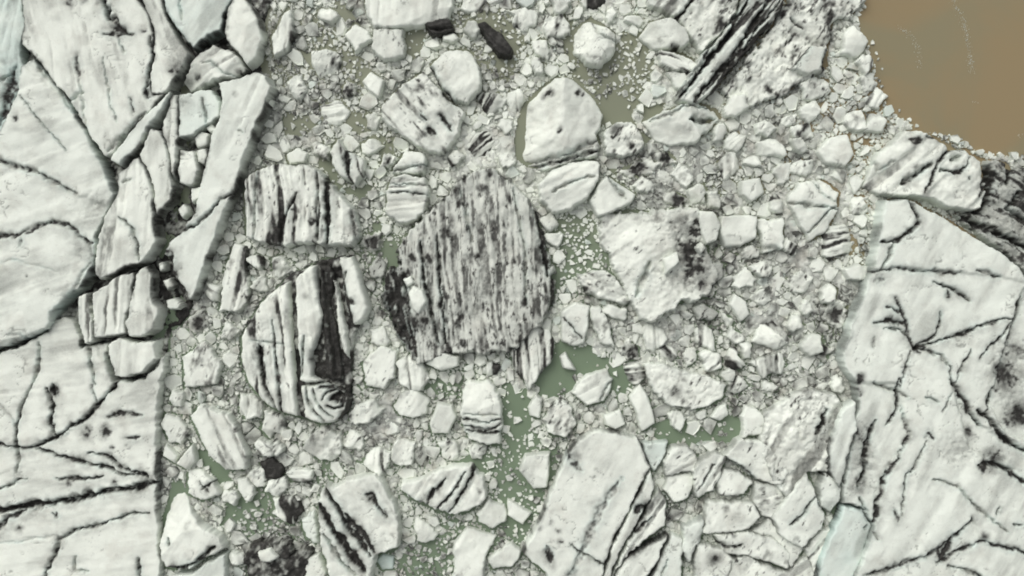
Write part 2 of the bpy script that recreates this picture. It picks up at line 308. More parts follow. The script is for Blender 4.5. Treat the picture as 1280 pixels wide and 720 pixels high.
slab('114 367 133 357 147 344 167 341 163 373 156 397 157 417 133 421 118 422', H=2.8, bands=[(84,8,.6,.1,.22)])
slab('168 343 182 331 188 340 187 373 197 387 193 412 177 420 161 419 156 407 161 373', H=2.9, bands=[(-86,10,.5,.2,.16)], cracks=[(T(0,1,'500 350 480 430 470 480'),2,.5)])
slab('137 430 147 424 167 428 193 428 195 447 177 466 157 472 143 470 138 453', H=2.6, tilt=(0,-.04), bands=[(86,9,.35,.3,.1)])
slab('-150 468 0 441 30 429 62 416 68 402 78 396 96 402 103 433 117 428 133 428 134 455 141 475 157 479 179 473 199 452 206 440 200 480 196 520 195 560 194 600 194 640 196 680 198 720 200 850 -150 850', H=1.9, relief=.14, tilt=(-.004,0), rough=3,
     cracks=[(T(0,2,'500 -60 435 0 370 75 290 150 220 200 100 240 0 232 -150 225'),3.6,.95),(T(0,2,'130 0 90 80 65 150 70 240 75 290 60 335'),3,.8),(T(0,2,'180 20 195 80 190 130 215 200'),3.4,.9),
             (T(0,2,'130 240 220 262 320 295 430 320 550 360'),3.6,.95),(T(0,2,'330 255 400 270 470 310 550 355'),3.2,.95),(T(0,2,'-150 490 0 470 150 455 300 425 430 400 590 372'),7.5,.95),(T(0,2,'-60 590 0 535 20 500 80 480'),6,.9,.5),
             (T(0,2,'550 490 420 510 300 545 215 580 205 650 170 720 150 800'),3.4,.8),(T(0,2,'410 130 450 110 530 118'),4.6,.9,.5),(T(0,2,'-90 430 0 400 80 355 100 355'),3,.7),(T(0,2,'210 350 250 362 380 350'),3.2,.85),
             (T(0,2,'520 740 510 660'),3.2,.8),(T(0,2,'480 208 530 206'),4,.9,.4),(T(0,2,'200 10 212 40'),5,.95),(T(0,1,'150 560 155 640 130 720'),3.4,.6),(T(0,1,'290 380 330 500 340 640 360 720'),4,.65),
             (T(0,1,'310 575 400 545 450 530 520 540'),4.5,.9),(T(0,1,'400 600 410 660 440 700 520 680 590 620'),3.8,.85),(T(0,2,'0 60 60 150'),2.4,.5,.4),(T(0,2,'205 480 205 500 190 490'),4,.9,.3),(T(0,2,'350 0 370 70'),3,.6,.5),(T(0,2,'0 600 100 585 200 570'),2,.3,.4),(T(0,2,'280 640 280 700 330 710'),2.4,.5)],
     blobs=[(108,540,8,.9),(132,541,8,.9),(140,561,3,.9),(85,606,4,.9),(144,603,5,.8),(20,660,5,.8),(76,684,4,.5),(70,490,8,.9),(190,490,10,.4),(185,600,8,.5)], bands=[(8,14,.24,.3,.08)],
     steps=[('145 480 123 505 97 530 73 547 33 560 0 557 -150 555 -150 440 100 400', .3), ('-150 643 0 637 50 632 100 622 143 613 197 604 200 850 -150 850', -.35)])

# ================================================================== the big tabular berg on the other side
R = group_thing('tabular_iceberg', 'huge flat white berg veined with branching dark cracks beside brown water', 'iceberg', 1200, 560)
slab('1108 250 1125 248 1145 252 1160 262 1190 278 1225 300 1250 315 1275 335 1281 350 1420 356 1420 850 1062 850 1072 718 1089 680 1093 657 1082 636 1058 630 1056 605 1062 560 1076 512 1074 484 1058 458 1057 435 1070 395 1083 365 1095 330 1101 290', parent=R, H=3.0, relief=.16, rough=2.0, edge_teal=.3, rim=.6,
     tilt=(.008,.0), cracks=[(T(3,1,'430 190 490 180 530 150 565 115 555 75 530 40'),3.4,.9),(T(3,1,'400 297 480 285 560 295 720 302'),4.2,.75,.6),(T(3,1,'780 295 820 300 870 315'),4.6,.75,.5),(T(3,1,'480 180 460 240 430 290'),4,.55),
       (T(3,1,'625 340 690 355 730 385 760 412'),3.2,.85),(T(3,1,'405 485 460 478 520 492'),5,.95,.5),(T(3,1,'480 400 500 440 520 490 530 540 560 585'),4,.9,.5),(T(3,1,'450 430 510 450'),4,.8,.4),(T(3,1,'400 330 440 330'),4,.6,.3),
       (T(3,1,'440 510 500 515 525 540'),3,.8),(T(3,1,'560 590 620 560 690 550 750 520 830 490 925 478'),3.2,.9),(T(3,1,'560 590 620 530 645 490 655 445'),2.6,.85),(T(3,1,'560 585 650 615 690 670 695 720'),2.6,.75),(T(3,1,'545 600 520 660 508 740'),2.4,.8),
       (T(3,1,'930 480 870 550 800 625'),3,.9),(T(3,1,'970 390 920 520 890 620 855 730'),3.2,.95),(T(3,1,'770 600 730 670 695 735'),2.2,.8),(T(3,1,'675 365 680 395'),4,.9,.3),(T(3,1,'410 540 400 580'),3,.6,.3),
       (T(3,2,'505 -20 495 100 450 160'),3,.9),(T(3,2,'510 90 525 140 540 190'),2,.7),(T(3,2,'540 200 490 280 440 370 410 440 415 500 370 610 320 720'),3,.95),(T(3,2,'690 -10 740 80 800 160'),3.6,.95),
       (T(3,2,'855 0 820 110'),3,.9),(T(3,2,'790 100 840 145 890 200 960 255 1040 300'),5,.95),(T(3,2,'800 305 860 300 910 325 960 360 1050 420'),6,.95,.7),(T(3,2,'590 50 640 75'),2.6,.7),(T(3,2,'400 -10 460 20 540 55'),3,.6),(T(3,2,'690 40 660 110'),1.8,.6),
       (T(3,2,'600 220 550 320 515 350 510 400 505 500'),2.4,.75),(T(3,2,'620 355 720 390 790 470 860 520 910 560'),2.6,.6),(T(3,2,'770 510 690 590 600 650 500 690 380 720'),5,.85,.6),(T(3,2,'690 600 660 650'),6,.9,.5),(T(3,2,'640 675 730 620 820 600 960 635 1060 660'),4,.85,.6),
       (T(3,2,'690 680 760 710 820 740'),3.6,.8),(T(3,2,'475 480 490 520'),4,.85,.4),(T(3,2,'405 560 425 590'),2.6,.7),(T(3,2,'880 465 870 500'),2.4,.8),(T(3,2,'590 205 605 185 620 210'),3,.9,.3),(T(3,2,'960 530 930 525'),3,.8),
       (T(3,2,'410 130 380 230 370 330 340 400'),5,.85),(T(3,2,'340 180 310 270 300 380'),4,.7),(T(3,2,'350 440 390 500'),3,.7),(T(3,1,'940 10 960 60'),4,.8)],
     blobs=[(1118,401,9,.75),(1205,560,16,.45),(1196,572,12,.4),(1214,542,8,.8),(1235,585,10,.9),(1152,436,8,.9),(1080,560,16,.5),(1082,600,12,.5),(1072,492,8,.8),(1262,470,24,.85),(1277,520,20,.9),(1245,572,14,.8),(1276,440,16,.7),(1080,545,12,.8),(1083,580,14,.75),(1076,612,12,.7),(1100,345,14,.4),(1128,612,6,.3),(1136,605,8,.3),(1180,695,8,.9),(1233,672,6,.85),(1265,450,16,.5),(1075,475,6,.9),(1255,640,10,.3)],
     bands=[(62,26,.2,.35,.12)], teal=.05,
     steps=[('1090 338 1120 335 1200 341 1250 345 1281 352 1420 360 1420 900 1000 900 1050 460', -.3), ('1281 360 1273 380 1266 410 1257 445 1247 480 1235 500 1260 545 1420 600 1420 360', -.7), ('1139 545 1123 573 1107 603 1097 627 1098 647 1083 683 1067 720 1040 900 1000 900 1050 480 1125 480', -.5),
            ('1216 650 1190 677 1160 697 1127 710 1080 720 1060 900 1420 900 1420 690 1280 690 1233 680', -.35), ('1190 480 1207 507 1227 533 1257 547 1290 565 1290 600 1240 580 1215 560', -.4)])
slab('1056 634 1080 638 1090 657 1086 680 1069 720 1058 850 1012 850 1020 720 1028 693 1041 667', parent=R, H=2.3, teal=.26, tilt=(-.12,-.02), edge_teal=.5, cracks=[(T(3,2,'375 535 372 550'),3,.8)])
slab('1037 557 1053 513 1070 502 1071 537 1058 580 1051 612 1038 590', parent=R, H=2.7, teal=.1, bands=[(70,9,.4,.2,.1)])
ice('1236 200 1256 202 1266 214 1290 205 1420 195 1420 350 1282 340 1256 318 1236 302 1222 287 1200 270 1230 262 1238 235', 'iceberg', 'low ash-blackened rubbly ice wedged between the ridged berg and veined berg', H=1.7, ash=.42, dirt=.8, hum=.5, relief=.5,
    cracks=[('1238 205 1236 240 1226 262 1196 264',6,1.0),('1200 268 1240 290 1290 312',6,.95),('1262 200 1258 230',6,.9),('1275 240 1260 262 1285 275',6,.8)], blobs=[(1262,210,14,.95),(1255,255,9,.2),(1200,262,8,1)], bands=[(-30,9,.9,.0,.2)])
ice('1085 232 1097 200 1110 182 1127 173 1133 163 1150 163 1173 173 1193 187 1207 187 1217 195 1232 200 1234 240 1228 258 1215 262 1195 258 1170 248 1150 246 1120 243 1100 240', 'iceberg', 'ridged white berg with folded dark creases at the brown water edge', H=2.6, relief=.6, facets=4, tilt=(0,.03),
    cracks=[(T(3,0,'545 515 575 525'),8,.95,.4),(T(3,0,'505 685 560 645 610 620'),5,.85),(T(3,0,'590 725 615 650 640 610 690 560 740 565'),3,.9),(T(3,0,'640 635 690 650 740 625 755 590'),3.4,.9),(T(3,0,'820 600 825 680 800 730'),5,.95),(T(3,0,'690 560 670 530 600 510'),3,.8),
            (T(3,0,'410 600 430 640 480 600'),2.5,.4),(T(3,0,'745 660 755 670'),4,.8,.2),(T(3,0,'690 600 720 590'),5,.6)], bands=[(40,13,.55,.15,.35)])

# ================================================================== fractured mass below
F = group_thing('fractured_iceberg', 'long smooth white slab of ice splitting lengthwise beside green pool', 'iceberg', 760, 640)
slab('655 693 680 640 710 567 727 547 750 538 775 542 797 550 806 568 812 585 800 610 785 640 770 670 758 700 745 745 735 790 700 780 683 718', parent=F, H=2.4, tilt=(-.03,.01), relief=.16, res=1.25,
     cracks=[(T(2,2,'400 370 365 420 330 480 290 560 255 640 215 730'),9,.62,.25),(T(2,2,'215 255 230 290 255 325'),7,.7,.2),(T(2,2,'220 605 270 640 330 670 370 690'),3,.85),(T(2,2,'135 610 140 660'),6,.9,.3),(T(2,2,'410 350 420 360'),4,.5,.2)],
     blobs=[(690,655,4,.8),(699,666,4,.8),(700,680,4,.9),(685,694,6,.9),(676,662,4,.5),(722,568,7,.6),(715,718,8,.6)])
slab('815 588 818 613 808 633 796 655 782 676 767 708 752 760 737 790 748 745 760 703 772 672 787 642 802 612', parent=F, H=2.2, tilt=(.04,0), cracks=[('807 633 800 632 797 640',7,.95,.4),('806 590 796 612',4,.7)], blobs=[(804,632,8,.9)])
slab('823 611 833 627 832 657 807 676 787 692 768 716 755 770 745 790 756 755 771 710 786 678 800 657 812 634', parent=F, H=2.2, bands=[(55,10,.6,.1,.2)], cracks=[('780 674 800 660 815 645',3,.8)])
slab('789 694 836 668 822 700 806 730 800 790 760 790 770 720', parent=F, H=2.0, bands=[(55,14,.5,.2,.12)])
slab('840 669 853 674 854 697 850 790 806 790 812 730', parent=F, H=1.9, cracks=[('832 700 822 735',2,.4)], teal=.08)
FR = [('803 555 835 554 827 573 818 588', dict(H=1.6, teal=.26), 'pale blue-green wedge of ice against the split white slab'),
 ('830 577 840 560 860 560 873 573 870 590 847 590 834 593', dict(H=1.8, bands=[(30,8,.45,.2,.15)]), 'grey folded ice lump touching the blue-green wedge'),
 ('837 597 867 592 868 603 860 623 843 627 832 613', dict(H=1.7, facets=3), 'clean white block with angular face below folded ice lump'),
 ('870 580 893 567 907 573 900 597 887 613 873 623 870 610', dict(H=2.0, bands=[(55,8,.6,.1,.2)], cracks=[('872 612 893 580',2.4,.8)]), 'narrow grey-ribbed ridge of ice leading away from green pool'),
 ('907 570 927 550 960 558 985 590 975 605 947 600 927 583', dict(H=1.9, tilt=(.02,.03), cracks=[(T(2,2,'800 275 860 310 910 355'),2.6,.8)]), 'wide white plate with one long crack above green pool corner'),
 ('897 603 907 587 923 590 940 603 930 617 900 617', dict(H=1.5), 'small square white plate beside grey-ribbed ridge'),
 ('887 627 940 630 950 647 933 660 910 665 880 665', dict(H=1.7, dirt=.15, blobs=[(923,650,9,.5),(905,635,4,.8)]), 'dusty white plate with smudged ash patch amid fractured ice'),
 ('857 660 880 650 873 680 860 700 855 687', dict(H=1.9, teal=.1), 'thin upright white splinter amid fractured ice'),
 ('873 680 903 687 913 700 902 760 880 790 862 790', dict(H=1.8, blobs=[(862,712,10,.95),(895,700,9,.8)]), 'white block with black ash along its foot amid fractured ice'),
 ('893 670 933 667 965 673 987 692 985 712 930 692 905 690', dict(H=1.6, cracks=[(T(2,2,'700 590 760 595 800 615 860 605'),3,.9)]), 'flat white plate edged by wavy black crack'),
 ('915 702 930 697 985 718 1010 700 1018 720 1008 790 905 790', dict(H=1.6, dirt=.2, bands=[(40,16,.4,.25,.12)]), 'hummocky white ice with grey creases beside blue-green slab foot'),
 ('967 647 1010 593 1021 620 1031 641 1027 660 1003 683 977 670', dict(H=2.1, cracks=[(T(3,2,'80 525 130 490 175 430'),4,.8),(T(3,2,'180 420 215 480 240 490'),3,.8)], teal=.04), 'clean white wedge with one ash scar beside blue-green slab'),
 ('1027 613 1033 593 1050 607 1052 622 1040 641 1028 632', dict(H=1.9, facets=2, teal=.08), 'rounded white knob squeezed between wedge and veined berg'),
 ('957 520 985 500 1010 488 1045 495 1056 515 1040 555 1033 590 1010 590 985 620 965 600 953 560', dict(H=1.9, dirt=.3, hum=.4, cracks=[(T(3,2,'215 95 200 150 180 185'),5,.9),(T(3,2,'230 270 240 310'),4,.8),(T(3,2,'0 380 70 360'),4,.6)], bands=[(60,16,.5,.15,.25)]), 'broad hummocky white ice streaked grey beside veined berg'),
 ('942 665 962 650 985 676 1003 686 990 708 966 670', dict(H=1.3, dirt=.3), 'low creased strip of ice below clean white wedge'),
 ('945 605 974 608 982 624 965 645 952 643 942 628', dict(H=1.5, dirt=.25, bands=[(10,9,.4,.2,.1)]), 'low dusty plate of ice beside dusty white plate'),
 ('1008 686 1028 664 1038 662 1026 690 1016 715', dict(H=1.3, bands=[(50,8,.6,.1,.15)]), 'narrow ribbed strip of ice along blue-green slab edge')]
for pl, kw, lb in FR:
    kw.setdefault('rough', 2.4); kw.setdefault('gap', -1.2); kw.setdefault('rim', .5); kw['dirt'] = max(kw.get('dirt', 0), .12); kw['relief'] = .35; ice(pl, 'ice_block', lb, 'ice block', **kw)

# ================================================================== named bergs drifting in the middle
ice('305 225 320 212 345 206 375 205 398 210 405 222 425 245 443 265 447 290 440 305 410 305 380 303 350 305 325 303 308 295 305 260', 'iceberg', 'squarish berg ribbed with fine upright black and white stripes', H=2.6, relief=.35, jit=.45,
    bands=[(93,8,.85,.02,.4)], dirt=.22, cracks=[('407 215 409 250 408 303',5.5,1),('396 215 398 260 397 300',3,.8),('370 240 356 273 349 306',3,.9),('320 215 316 300',2.5,.6),('440 262 444 300',4,.7)], blobs=[(390,277,5,.9),(397,295,7,.7),(370,263,5,.7)])
Z = group_thing('striped_iceberg', 'tall berg of thick white and jet black layers ending in a curl', 'iceberg', 385, 430)
def layer(poly, **k): k.setdefault('parent', Z); k.setdefault('jit', .3); k.setdefault('hair', .2); k.setdefault('rough', 1.4); k.setdefault('gap', .9); k.setdefault('relief', .3); k.setdefault('bevel', 4); k.setdefault('drop', .4); return ice(poly, 'ice_layer', **k)
ice('302 420 320 385 360 345 400 325 440 320 458 385 440 425 438 505 420 526 380 522 330 500 304 460', 'berg_core', H=1.3, ash=.75, mottle=1.0, relief=.5, hum=.3, parent=Z, rough=2)
layer('300 420 312 400 325 377 345 359 361 351 364 400 366 450 370 500 374 521 350 518 325 500 310 480 300 455', H=2.5, bands=[(97,9,.9,.15,.35)], cracks=[(T(1,1,'12 580 20 640 30 690'),6,1),('340 400 345 450 352 515',3.4,.8),('322 430 330 480 345 512',3,.8),('312 425 335 428 355 430',2,.4)], dirt=.1)
layer('366 349 386 333 393 332 396 360 402 395 398 420 388 440 390 470 402 477 382 479 374 476 371 430 369 390', H=2.7, bands=[(97,9,.55,.3,.3)], cracks=[('380 420 376 470',3,.7)], blobs=[(388,450,4,.7),(382,370,4,.5)])
layer('399 332 412 330 420 345 414 380 424 430 428 474 418 476 405 470 404 430 400 380', H=2.1, ash=.8, mottle=.5, bands=[(97,5,1,-.2,.2)], cracks=[('404 340 412 400 422 470',9,1,.5)])
layer('414 345 420 352 428 390 434 415 436 450 428 440 420 400', H=2.4, ash=.1, bands=[(100,5,.6,.2,.2)])
layer('421 320 440 320 447 340 455 365 461 385 455 400 445 407 438 405 431 380 425 345', H=2.4, cracks=[('424 335 432 370 440 405',4,1),('436 375 442 380',5,.9,.3),('432 340 430 350',2.4,.7)])
layer('374 482 400 479 426 483 438 496 434 515 421 528 400 531 379 523', H=2.3, ash=.05, grime=.2, cracks=[('382 484 384 500 392 515 404 527',3,.75),('391 486 395 502 404 515 416 523',2.6,.7),('400 484 430 486 438 498 432 514 424 524',7,1,.5),('402 500 408 490 420 488 428 496 427 508 417 512 408 508',3.4,.95),('412 500 420 496 421 504',6,1,.8)], blobs=[(419,500,8,.9),(428,498,8,.95)])
ice('497 312 510 290 530 270 555 250 570 230 590 215 610 212 635 225 660 250 675 280 685 320 690 350 692 375 680 400 660 420 637 436 610 440 580 440 560 437 535 452 520 455 505 430 490 400 480 370 479 345 488 338 500 330', 'iceberg',
    'great oval berg blackened all over with close upright ash stripes', H=2.2, relief=.45, ash=.24, dirt=.56, bands=[(95,9,.66,-.06,.2),(92,3.4,.62,.02,.08)], jit=.6, rough=5, wall=5, tilt=(.01,0),
    cracks=[('482 345 488 385 505 430',9,1,.5),('492 335 500 380 512 435',9,1,.5),('505 345 512 400 520 445',7,.95,.4),('672 255 678 300 684 345',6,1),('526 300 530 350 548 430',4,.9),('546 295 550 360 556 430',3.5,.9),('575 235 590 300',3,.6),('640 235 655 300 660 380',3,.6),('690 345 690 390',5,.95)],
    blobs=[(490,372,14,1),(500,410,12,1),(515,322,6,1),(600,390,14,.5),(530,402,8,1),(600,290,12,.3),(505,350,12,1)])
ice('637 440 655 418 668 407 685 412 693 432 690 450 675 470 662 486 651 473 642 455', 'iceberg', 'pointed grey-striped berg tail beside green pool', H=1.6, dirt=.3, bands=[(95,7,.85,0,.2)])
ice('648 150 655 130 675 110 695 97 710 97 725 105 740 118 755 140 752 158 745 165 752 180 748 192 720 198 695 207 680 210 660 207 645 195 643 175', 'iceberg', 'large clean white domed berg with few dark pits', H=3.0, facets=5, fslope=.6, relief=.3, tilt=(0,.04), rough=1.6,
    cracks=[('650 205 690 195 725 183 748 172',3,.6),('665 208 700 197 735 188 750 186',4,.75),('700 200 720 186 742 180',2.5,.5)], blobs=[(687,116,5,.9),(681,118,4,.9),(722,116,4,.95),(727,118,3,.9),(700,163,4,.8),(665,133,4,.6),(654,140,6,.5),(720,138,8,.2),(750,178,6,.6),(744,152,8,.35)])
ice('672 232 690 213 715 203 740 198 750 205 748 225 735 245 715 260 690 265 677 250', 'iceberg', 'white berg creased lengthwise under large domed berg', H=2.3, facets=3, tilt=(0,-.05), bands=[(28,12,.45,.2,.2)], cracks=[('690 240 715 228 745 218',2.5,.5)])
ice('738 250 750 228 760 220 775 230 795 243 790 252 765 265 748 270', 'iceberg', 'bright white flat angular floe beside creased white berg', H=1.9, facets=1, rough=.9, cracks=[('760 222 772 233 783 248',2.2,.6)])
ice('755 165 770 152 790 152 800 165 807 178 800 190 780 195 760 192', 'iceberg', 'crumpled pale ice with ash hollows beside large domed berg', H=1.5, dirt=.45, hum=.4, blobs=[(768,162,8,.7)])
ice('805 150 827 140 867 125 897 138 902 147 887 163 867 178 840 180 820 170', 'iceberg', 'pale almond-shaped berg with ash scar at foot of black diagonal ridge', H=2.2, facets=4, fslope=.6, relief=.35, cracks=[(T(2,0,'520 450 600 420 680 390 740 400'),3,.6),(T(2,0,'670 440 720 450 770 440'),7,.75)], blobs=[(862,160,8,.4)])
ice('800 43 813 27 837 22 857 33 863 50 853 57 817 58', 'iceberg', 'smooth white half-dome berg with dark lower lip', H=2.2, facets=3, fslope=.7, rough=1.2, tilt=(0,.06), blobs=[(846,60,7,.9)])
ice('823 62 853 67 873 80 873 92 847 87 827 80', 'ice_floe', 'grey-layered slanting floe below smooth half-dome berg', 'ice floe', H=1.8, bands=[(-25,6,.7,.1,.2)])
ice('833 90 855 90 866 104 847 111', 'ice_floe', 'little pale triangular floe under grey-layered slanting floe', 'ice floe', H=1.2, dirt=.2)
ice('718 37 737 22 753 30 770 43 768 63 753 80 733 77 718 60', 'iceberg', 'round white crumpled berg beside olive water', H=2.0, facets=6, fslope=.8, relief=.35, cracks=[('745 27 755 45 768 52',2.5,.5)])
ice('845 125 860 95 880 70 905 40 925 15 945 -60 990 -60 977 10 950 45 920 80 895 110 870 128', 'iceberg', 'long diagonal ridge of black ash bands between grey ice', H=2.3, bands=[(50,7,1,-.15,.4)], cracks=[('850 122 905 50 945 -20',6,1),('868 126 920 65 968 -10',5,1),('845 118 880 75 900 40',3,.7),('880 118 935 55 975 0',3.4,.9)], dirt=.1, ash=.08)
ice('805 -60 940 -60 921 15 897 43 876 65 864 45 850 25 830 12 812 5', 'iceberg', 'pebbly grey-white ice above half-dome berg along black ridge', H=1.6, dirt=.4, hum=.4, bands=[(50,12,.6,.2,.15)], cracks=[(T(2,0,'610 70 650 30 680 -10'),4,.9)])
ice('905 112 930 80 955 45 982 8 1000 -60 1078 -60 1080 0 1066 20 1042 25 1036 60 1020 92 1000 105 985 115 950 130 920 133', 'iceberg', 'speckled white ice sheet peppered with ash beside black ridge', H=1.1, dirt=.5, hum=.5, relief=.4, rough=5, cracks=[(T(3,0,'90 60 130 105'),2.2,.8)], blobs=[(972,15,6,1),(985,5,5,.9),(995,42,5,.8),(1020,55,5,.6),(980,70,4,.9)])
ice('987 84 1015 56 1036 62 1032 86 1012 90', 'iceberg', 'dark diamond-shaped ash-edged ice lump on speckled sheet edge', H=2.3, tilt=(.05,0), cracks=[('988 82 1014 58',7,1),('1035 62 1032 86',6,1)], ash=.2, dirt=.3)
ice('907 133 917 117 933 115 937 133 923 143 910 143', 'ice_floe', 'small upright white floe beside almond-shaped berg', 'ice floe', H=1.7, facets=3, blobs=[(934,125,5,.7)])
ice('448 -60 575 -60 565 0 558 24 530 30 510 33 467 33 457 15', 'iceberg', 'white block with faint upright streaks beside black ash lump', H=1.9, bands=[(88,14,.4,.25,.1)], facets=2)
ice('467 37 505 36 503 70 480 75 464 60', 'iceberg', 'dull white square block below faintly streaked block', H=1.5, bands=[(88,12,.4,.2,.12)], dirt=.15)
ice('530 30 547 22 563 25 568 37 553 42 540 43', 'ash_covered_ice', 'small black curved ash-covered lump beside streaked white block', 'ice lump', H=1.6, ash=.97, edge_teal=0, bands=[(10,5,1,-.3,.2)], cracks=[('535 36 550 38 565 34',3,.3)])
ice('551 41 566 39 574 46 567 53 553 50', 'ice_floe', 'small grey-banded floe tucked under black curved lump', 'ice floe', H=1.2, bands=[(20,6,.7,.1,.15)])
ice('598 27 607 25 627 43 640 60 638 68 623 67 610 50', 'ash_covered_ice', 'elongated jet black ash-covered ice fin', 'ice lump', H=1.8, ash=1.0, edge_teal=0, relief=.3, bands=[(-48,5,1,-.5,.3)])
ice('537 80 560 63 583 62 600 83 602 110 583 127 567 123 550 103', 'iceberg', 'plump white berg with a dark diagonal cleft', H=2.2, facets=4, relief=.35, cracks=[('537 80 548 105 566 125 575 135',5,.9)], blobs=[(558,92,6,.4)])
ice('477 133 497 110 527 90 545 108 563 126 580 140 573 167 553 190 533 187 507 173 480 147', 'iceberg', 'grey-white berg scored by diagonal ash gashes beside plump berg', H=1.9, dirt=.35, relief=.4, bands=[(-48,10,.7,.1,.3)], cracks=[(T(1,0,'690 430 720 470 740 490'),5,1,.5),(T(1,0,'640 480 670 500'),6,1,.4),(T(1,0,'620 430 635 450'),4,1,.3),(T(1,0,'700 340 760 400'),4,.8)])
ice('452 100 463 88 480 100 473 123 460 110', 'ice_floe', 'clean bright diamond-shaped floe among brash', 'ice floe', H=1.4, facets=2, rough=.8)
ice('432 43 443 27 457 37 463 50 443 63', 'ice_floe', 'pale rounded floe beside dull square block', 'ice floe', H=1.3, facets=2, blobs=[(452,50,4,.2)])
ice('490 213 507 187 527 190 533 200 530 215 500 217', 'iceberg', 'white berg half split from flat-banded berg below it', H=2.0, facets=3, cracks=[('492 213 515 208 533 203',3,.6)], blobs=[(527,207,5,.8)])
ice('488 222 505 218 530 222 535 240 530 265 520 275 500 278 483 265 483 240', 'iceberg', 'white berg crossed by flat even grey bands', H=2.0, bands=[(3,8,.65,.1,.25)], cracks=[('484 240 510 238 535 242',2.2,.8),('486 228 532 230',2,.6)], tilt=(0,.03))
ice('413 187 423 173 433 187 453 200 453 217 443 230 427 220 415 205', 'iceberg', 'small berg of curving black and white ribs above squarish ribbed berg', H=2.0, bands=[(-72,6,1,0,.3)], ash=.08, cracks=[('434 180 436 215',5,1)])
ice('450 178 467 170 480 183 460 194 452 190', 'ice_floe', 'pale angular floe beside small ribbed berg', 'ice floe', H=1.1, facets=2)
ice('237 520 247 508 283 517 297 540 307 567 305 587 283 590 263 570 247 543', 'iceberg', 'white berg with soft slanting grey streaks beside teal pool', H=2.0, bands=[(-62,9,.55,.15,.2)], blobs=[(294,538,4,.8)])
ice('220 580 240 555 245 577 233 587', 'ice_floe', 'white triangular floe at edge of teal pool', 'ice floe', H=1.2, facets=1, rough=.8)
ice('203 570 207 555 222 570 218 580', 'ice_floe', 'bright narrow sliver floe beside glacier foot', 'ice floe', H=.9, facets=1, rough=.8)
ice('200 530 207 520 222 522 236 540 226 556 210 552', 'ice_floe', 'dusty grey floe between glacier foot and streaked berg', 'ice floe', H=1.0, dirt=.4)
ice('233 590 247 588 267 603 275 617 253 627 233 617', 'iceberg', 'white cracked floe in two pieces beside teal pool', H=1.3, cracks=[(T(0,2,'760 400 790 380 810 370'),2.5,.9),(T(0,2,'750 370 780 410'),2,.8)], facets=2)
ice('200 660 217 600 233 640 247 657 273 673 277 687 267 693 233 713 207 710 197 687', 'iceberg', 'white pyramid-shaped berg with ash line along its base', H=2.4, facets=4, fslope=.5, cracks=[(T(0,2,'640 700 700 690 750 650 800 615'),4.5,.9),(T(0,2,'620 580 630 610'),4,.7)], blobs=[(215,712,8,.9),(235,663,8,.35)])
ice('238 718 270 697 280 692 279 790 210 790 213 722', 'iceberg', 'pale slab below the ash line of pyramid-shaped berg', H=1.8, teal=.12, facets=2)
ice('272 390 283 330 293 305 305 307 310 370 300 388', 'iceberg', 'dusty upright-streaked berg between glacier and squarish ribbed berg', H=1.4, bands=[(80,6,.7,.1,.15)], dirt=.25)
ice('228 445 257 427 277 455 270 480 230 485', 'iceberg', 'dull white grubby berg beside glacier and black-layered berg', H=1.2, dirt=.3, bands=[(75,9,.45,.2,.12)])
ice('400 618 405 608 417 612 430 603 470 593 480 610 493 637 500 660 497 687 468 695 463 713 460 760 425 760 403 690 398 640', 'iceberg', 'white berg with broad black ash stripes down one flank', H=2.4, relief=.3, tilt=(-.02,0),
    cracks=[(T(1,2,'260 395 310 480 370 570 430 650'),6,1,.8),(T(1,2,'240 460 300 560 360 640 410 710'),7,1,.8),(T(1,2,'330 480 400 570 440 630'),5,1,.6),(T(1,2,'250 560 320 650 370 720'),4,.6),(T(1,2,'410 420 440 430 470 480 495 500'),5,.85,.6)], blobs=[(463,625,5,.8),(482,642,5,.8)], bands=[(-57,9,.3,.3,.1)])
ice('503 603 527 600 547 590 567 582 587 583 603 597 607 623 587 640 563 643 533 633 513 623 502 613', 'iceberg', 'oval white berg sliced by slanting dark cracks in green water', H=2.0, relief=.3, cracks=[(T(1,2,'640 455 665 400 700 350'),3.4,.9),(T(1,2,'685 470 740 390 780 330'),3.4,.9),(T(1,2,'720 480 770 400 830 320'),3.4,.95),(T(1,2,'550 410 640 455'),3,.6)], bands=[(58,11,.4,.2,.2)], blobs=[(592,588,5,.9),(600,614,3,.8)])
ice('577 530 578 490 583 478 613 477 623 500 627 517 625 557 610 557 587 550', 'iceberg', 'white blocky berg with flat grey layers across its base', H=2.2, cracks=[('577 526 600 530 625 525',3,.8),('578 534 605 539 626 532',3,.8),('582 541 605 542 626 540',3,.9),('580 520 625 518',2,.4)], facets=2, relief=.25)
ice('537 530 547 505 565 507 570 523 560 542 540 542', 'ice_floe', 'clean white rounded square floe beside blocky layered berg', 'ice floe', H=1.5, facets=1, rough=1)
ice('490 507 500 493 520 485 538 500 530 518 515 522 498 520', 'ice_floe', 'pale crumbly floe beside clean rounded square floe', 'ice floe', H=1.3, facets=4, bands=[(60,8,.4,.2,.1)])
ice('595 643 610 625 630 635 632 653 613 662 598 655', 'ice_floe', 'round pale floe beside oval sliced berg', 'ice floe', H=1.3, facets=5)
ice('567 680 583 660 623 673 607 697 598 760 567 760', 'iceberg', 'tapering white floe below round pale floe', H=1.5, facets=3)
ice('610 700 640 680 655 690 640 710 615 712', 'ice_floe', 'flat white wedge floe beside tapering white floe', 'ice floe', H=1.1, facets=1)
ice('453 453 477 433 495 440 493 473 480 487 457 483', 'iceberg', 'soft white lump between black-layered berg and oval black berg', H=1.4, dirt=.12, facets=3)
ice('532 455 550 440 573 447 572 458 550 464', 'ice_floe', 'bright white lens floe at tip of oval black berg', 'ice floe', H=2.1, facets=3, rough=.9)
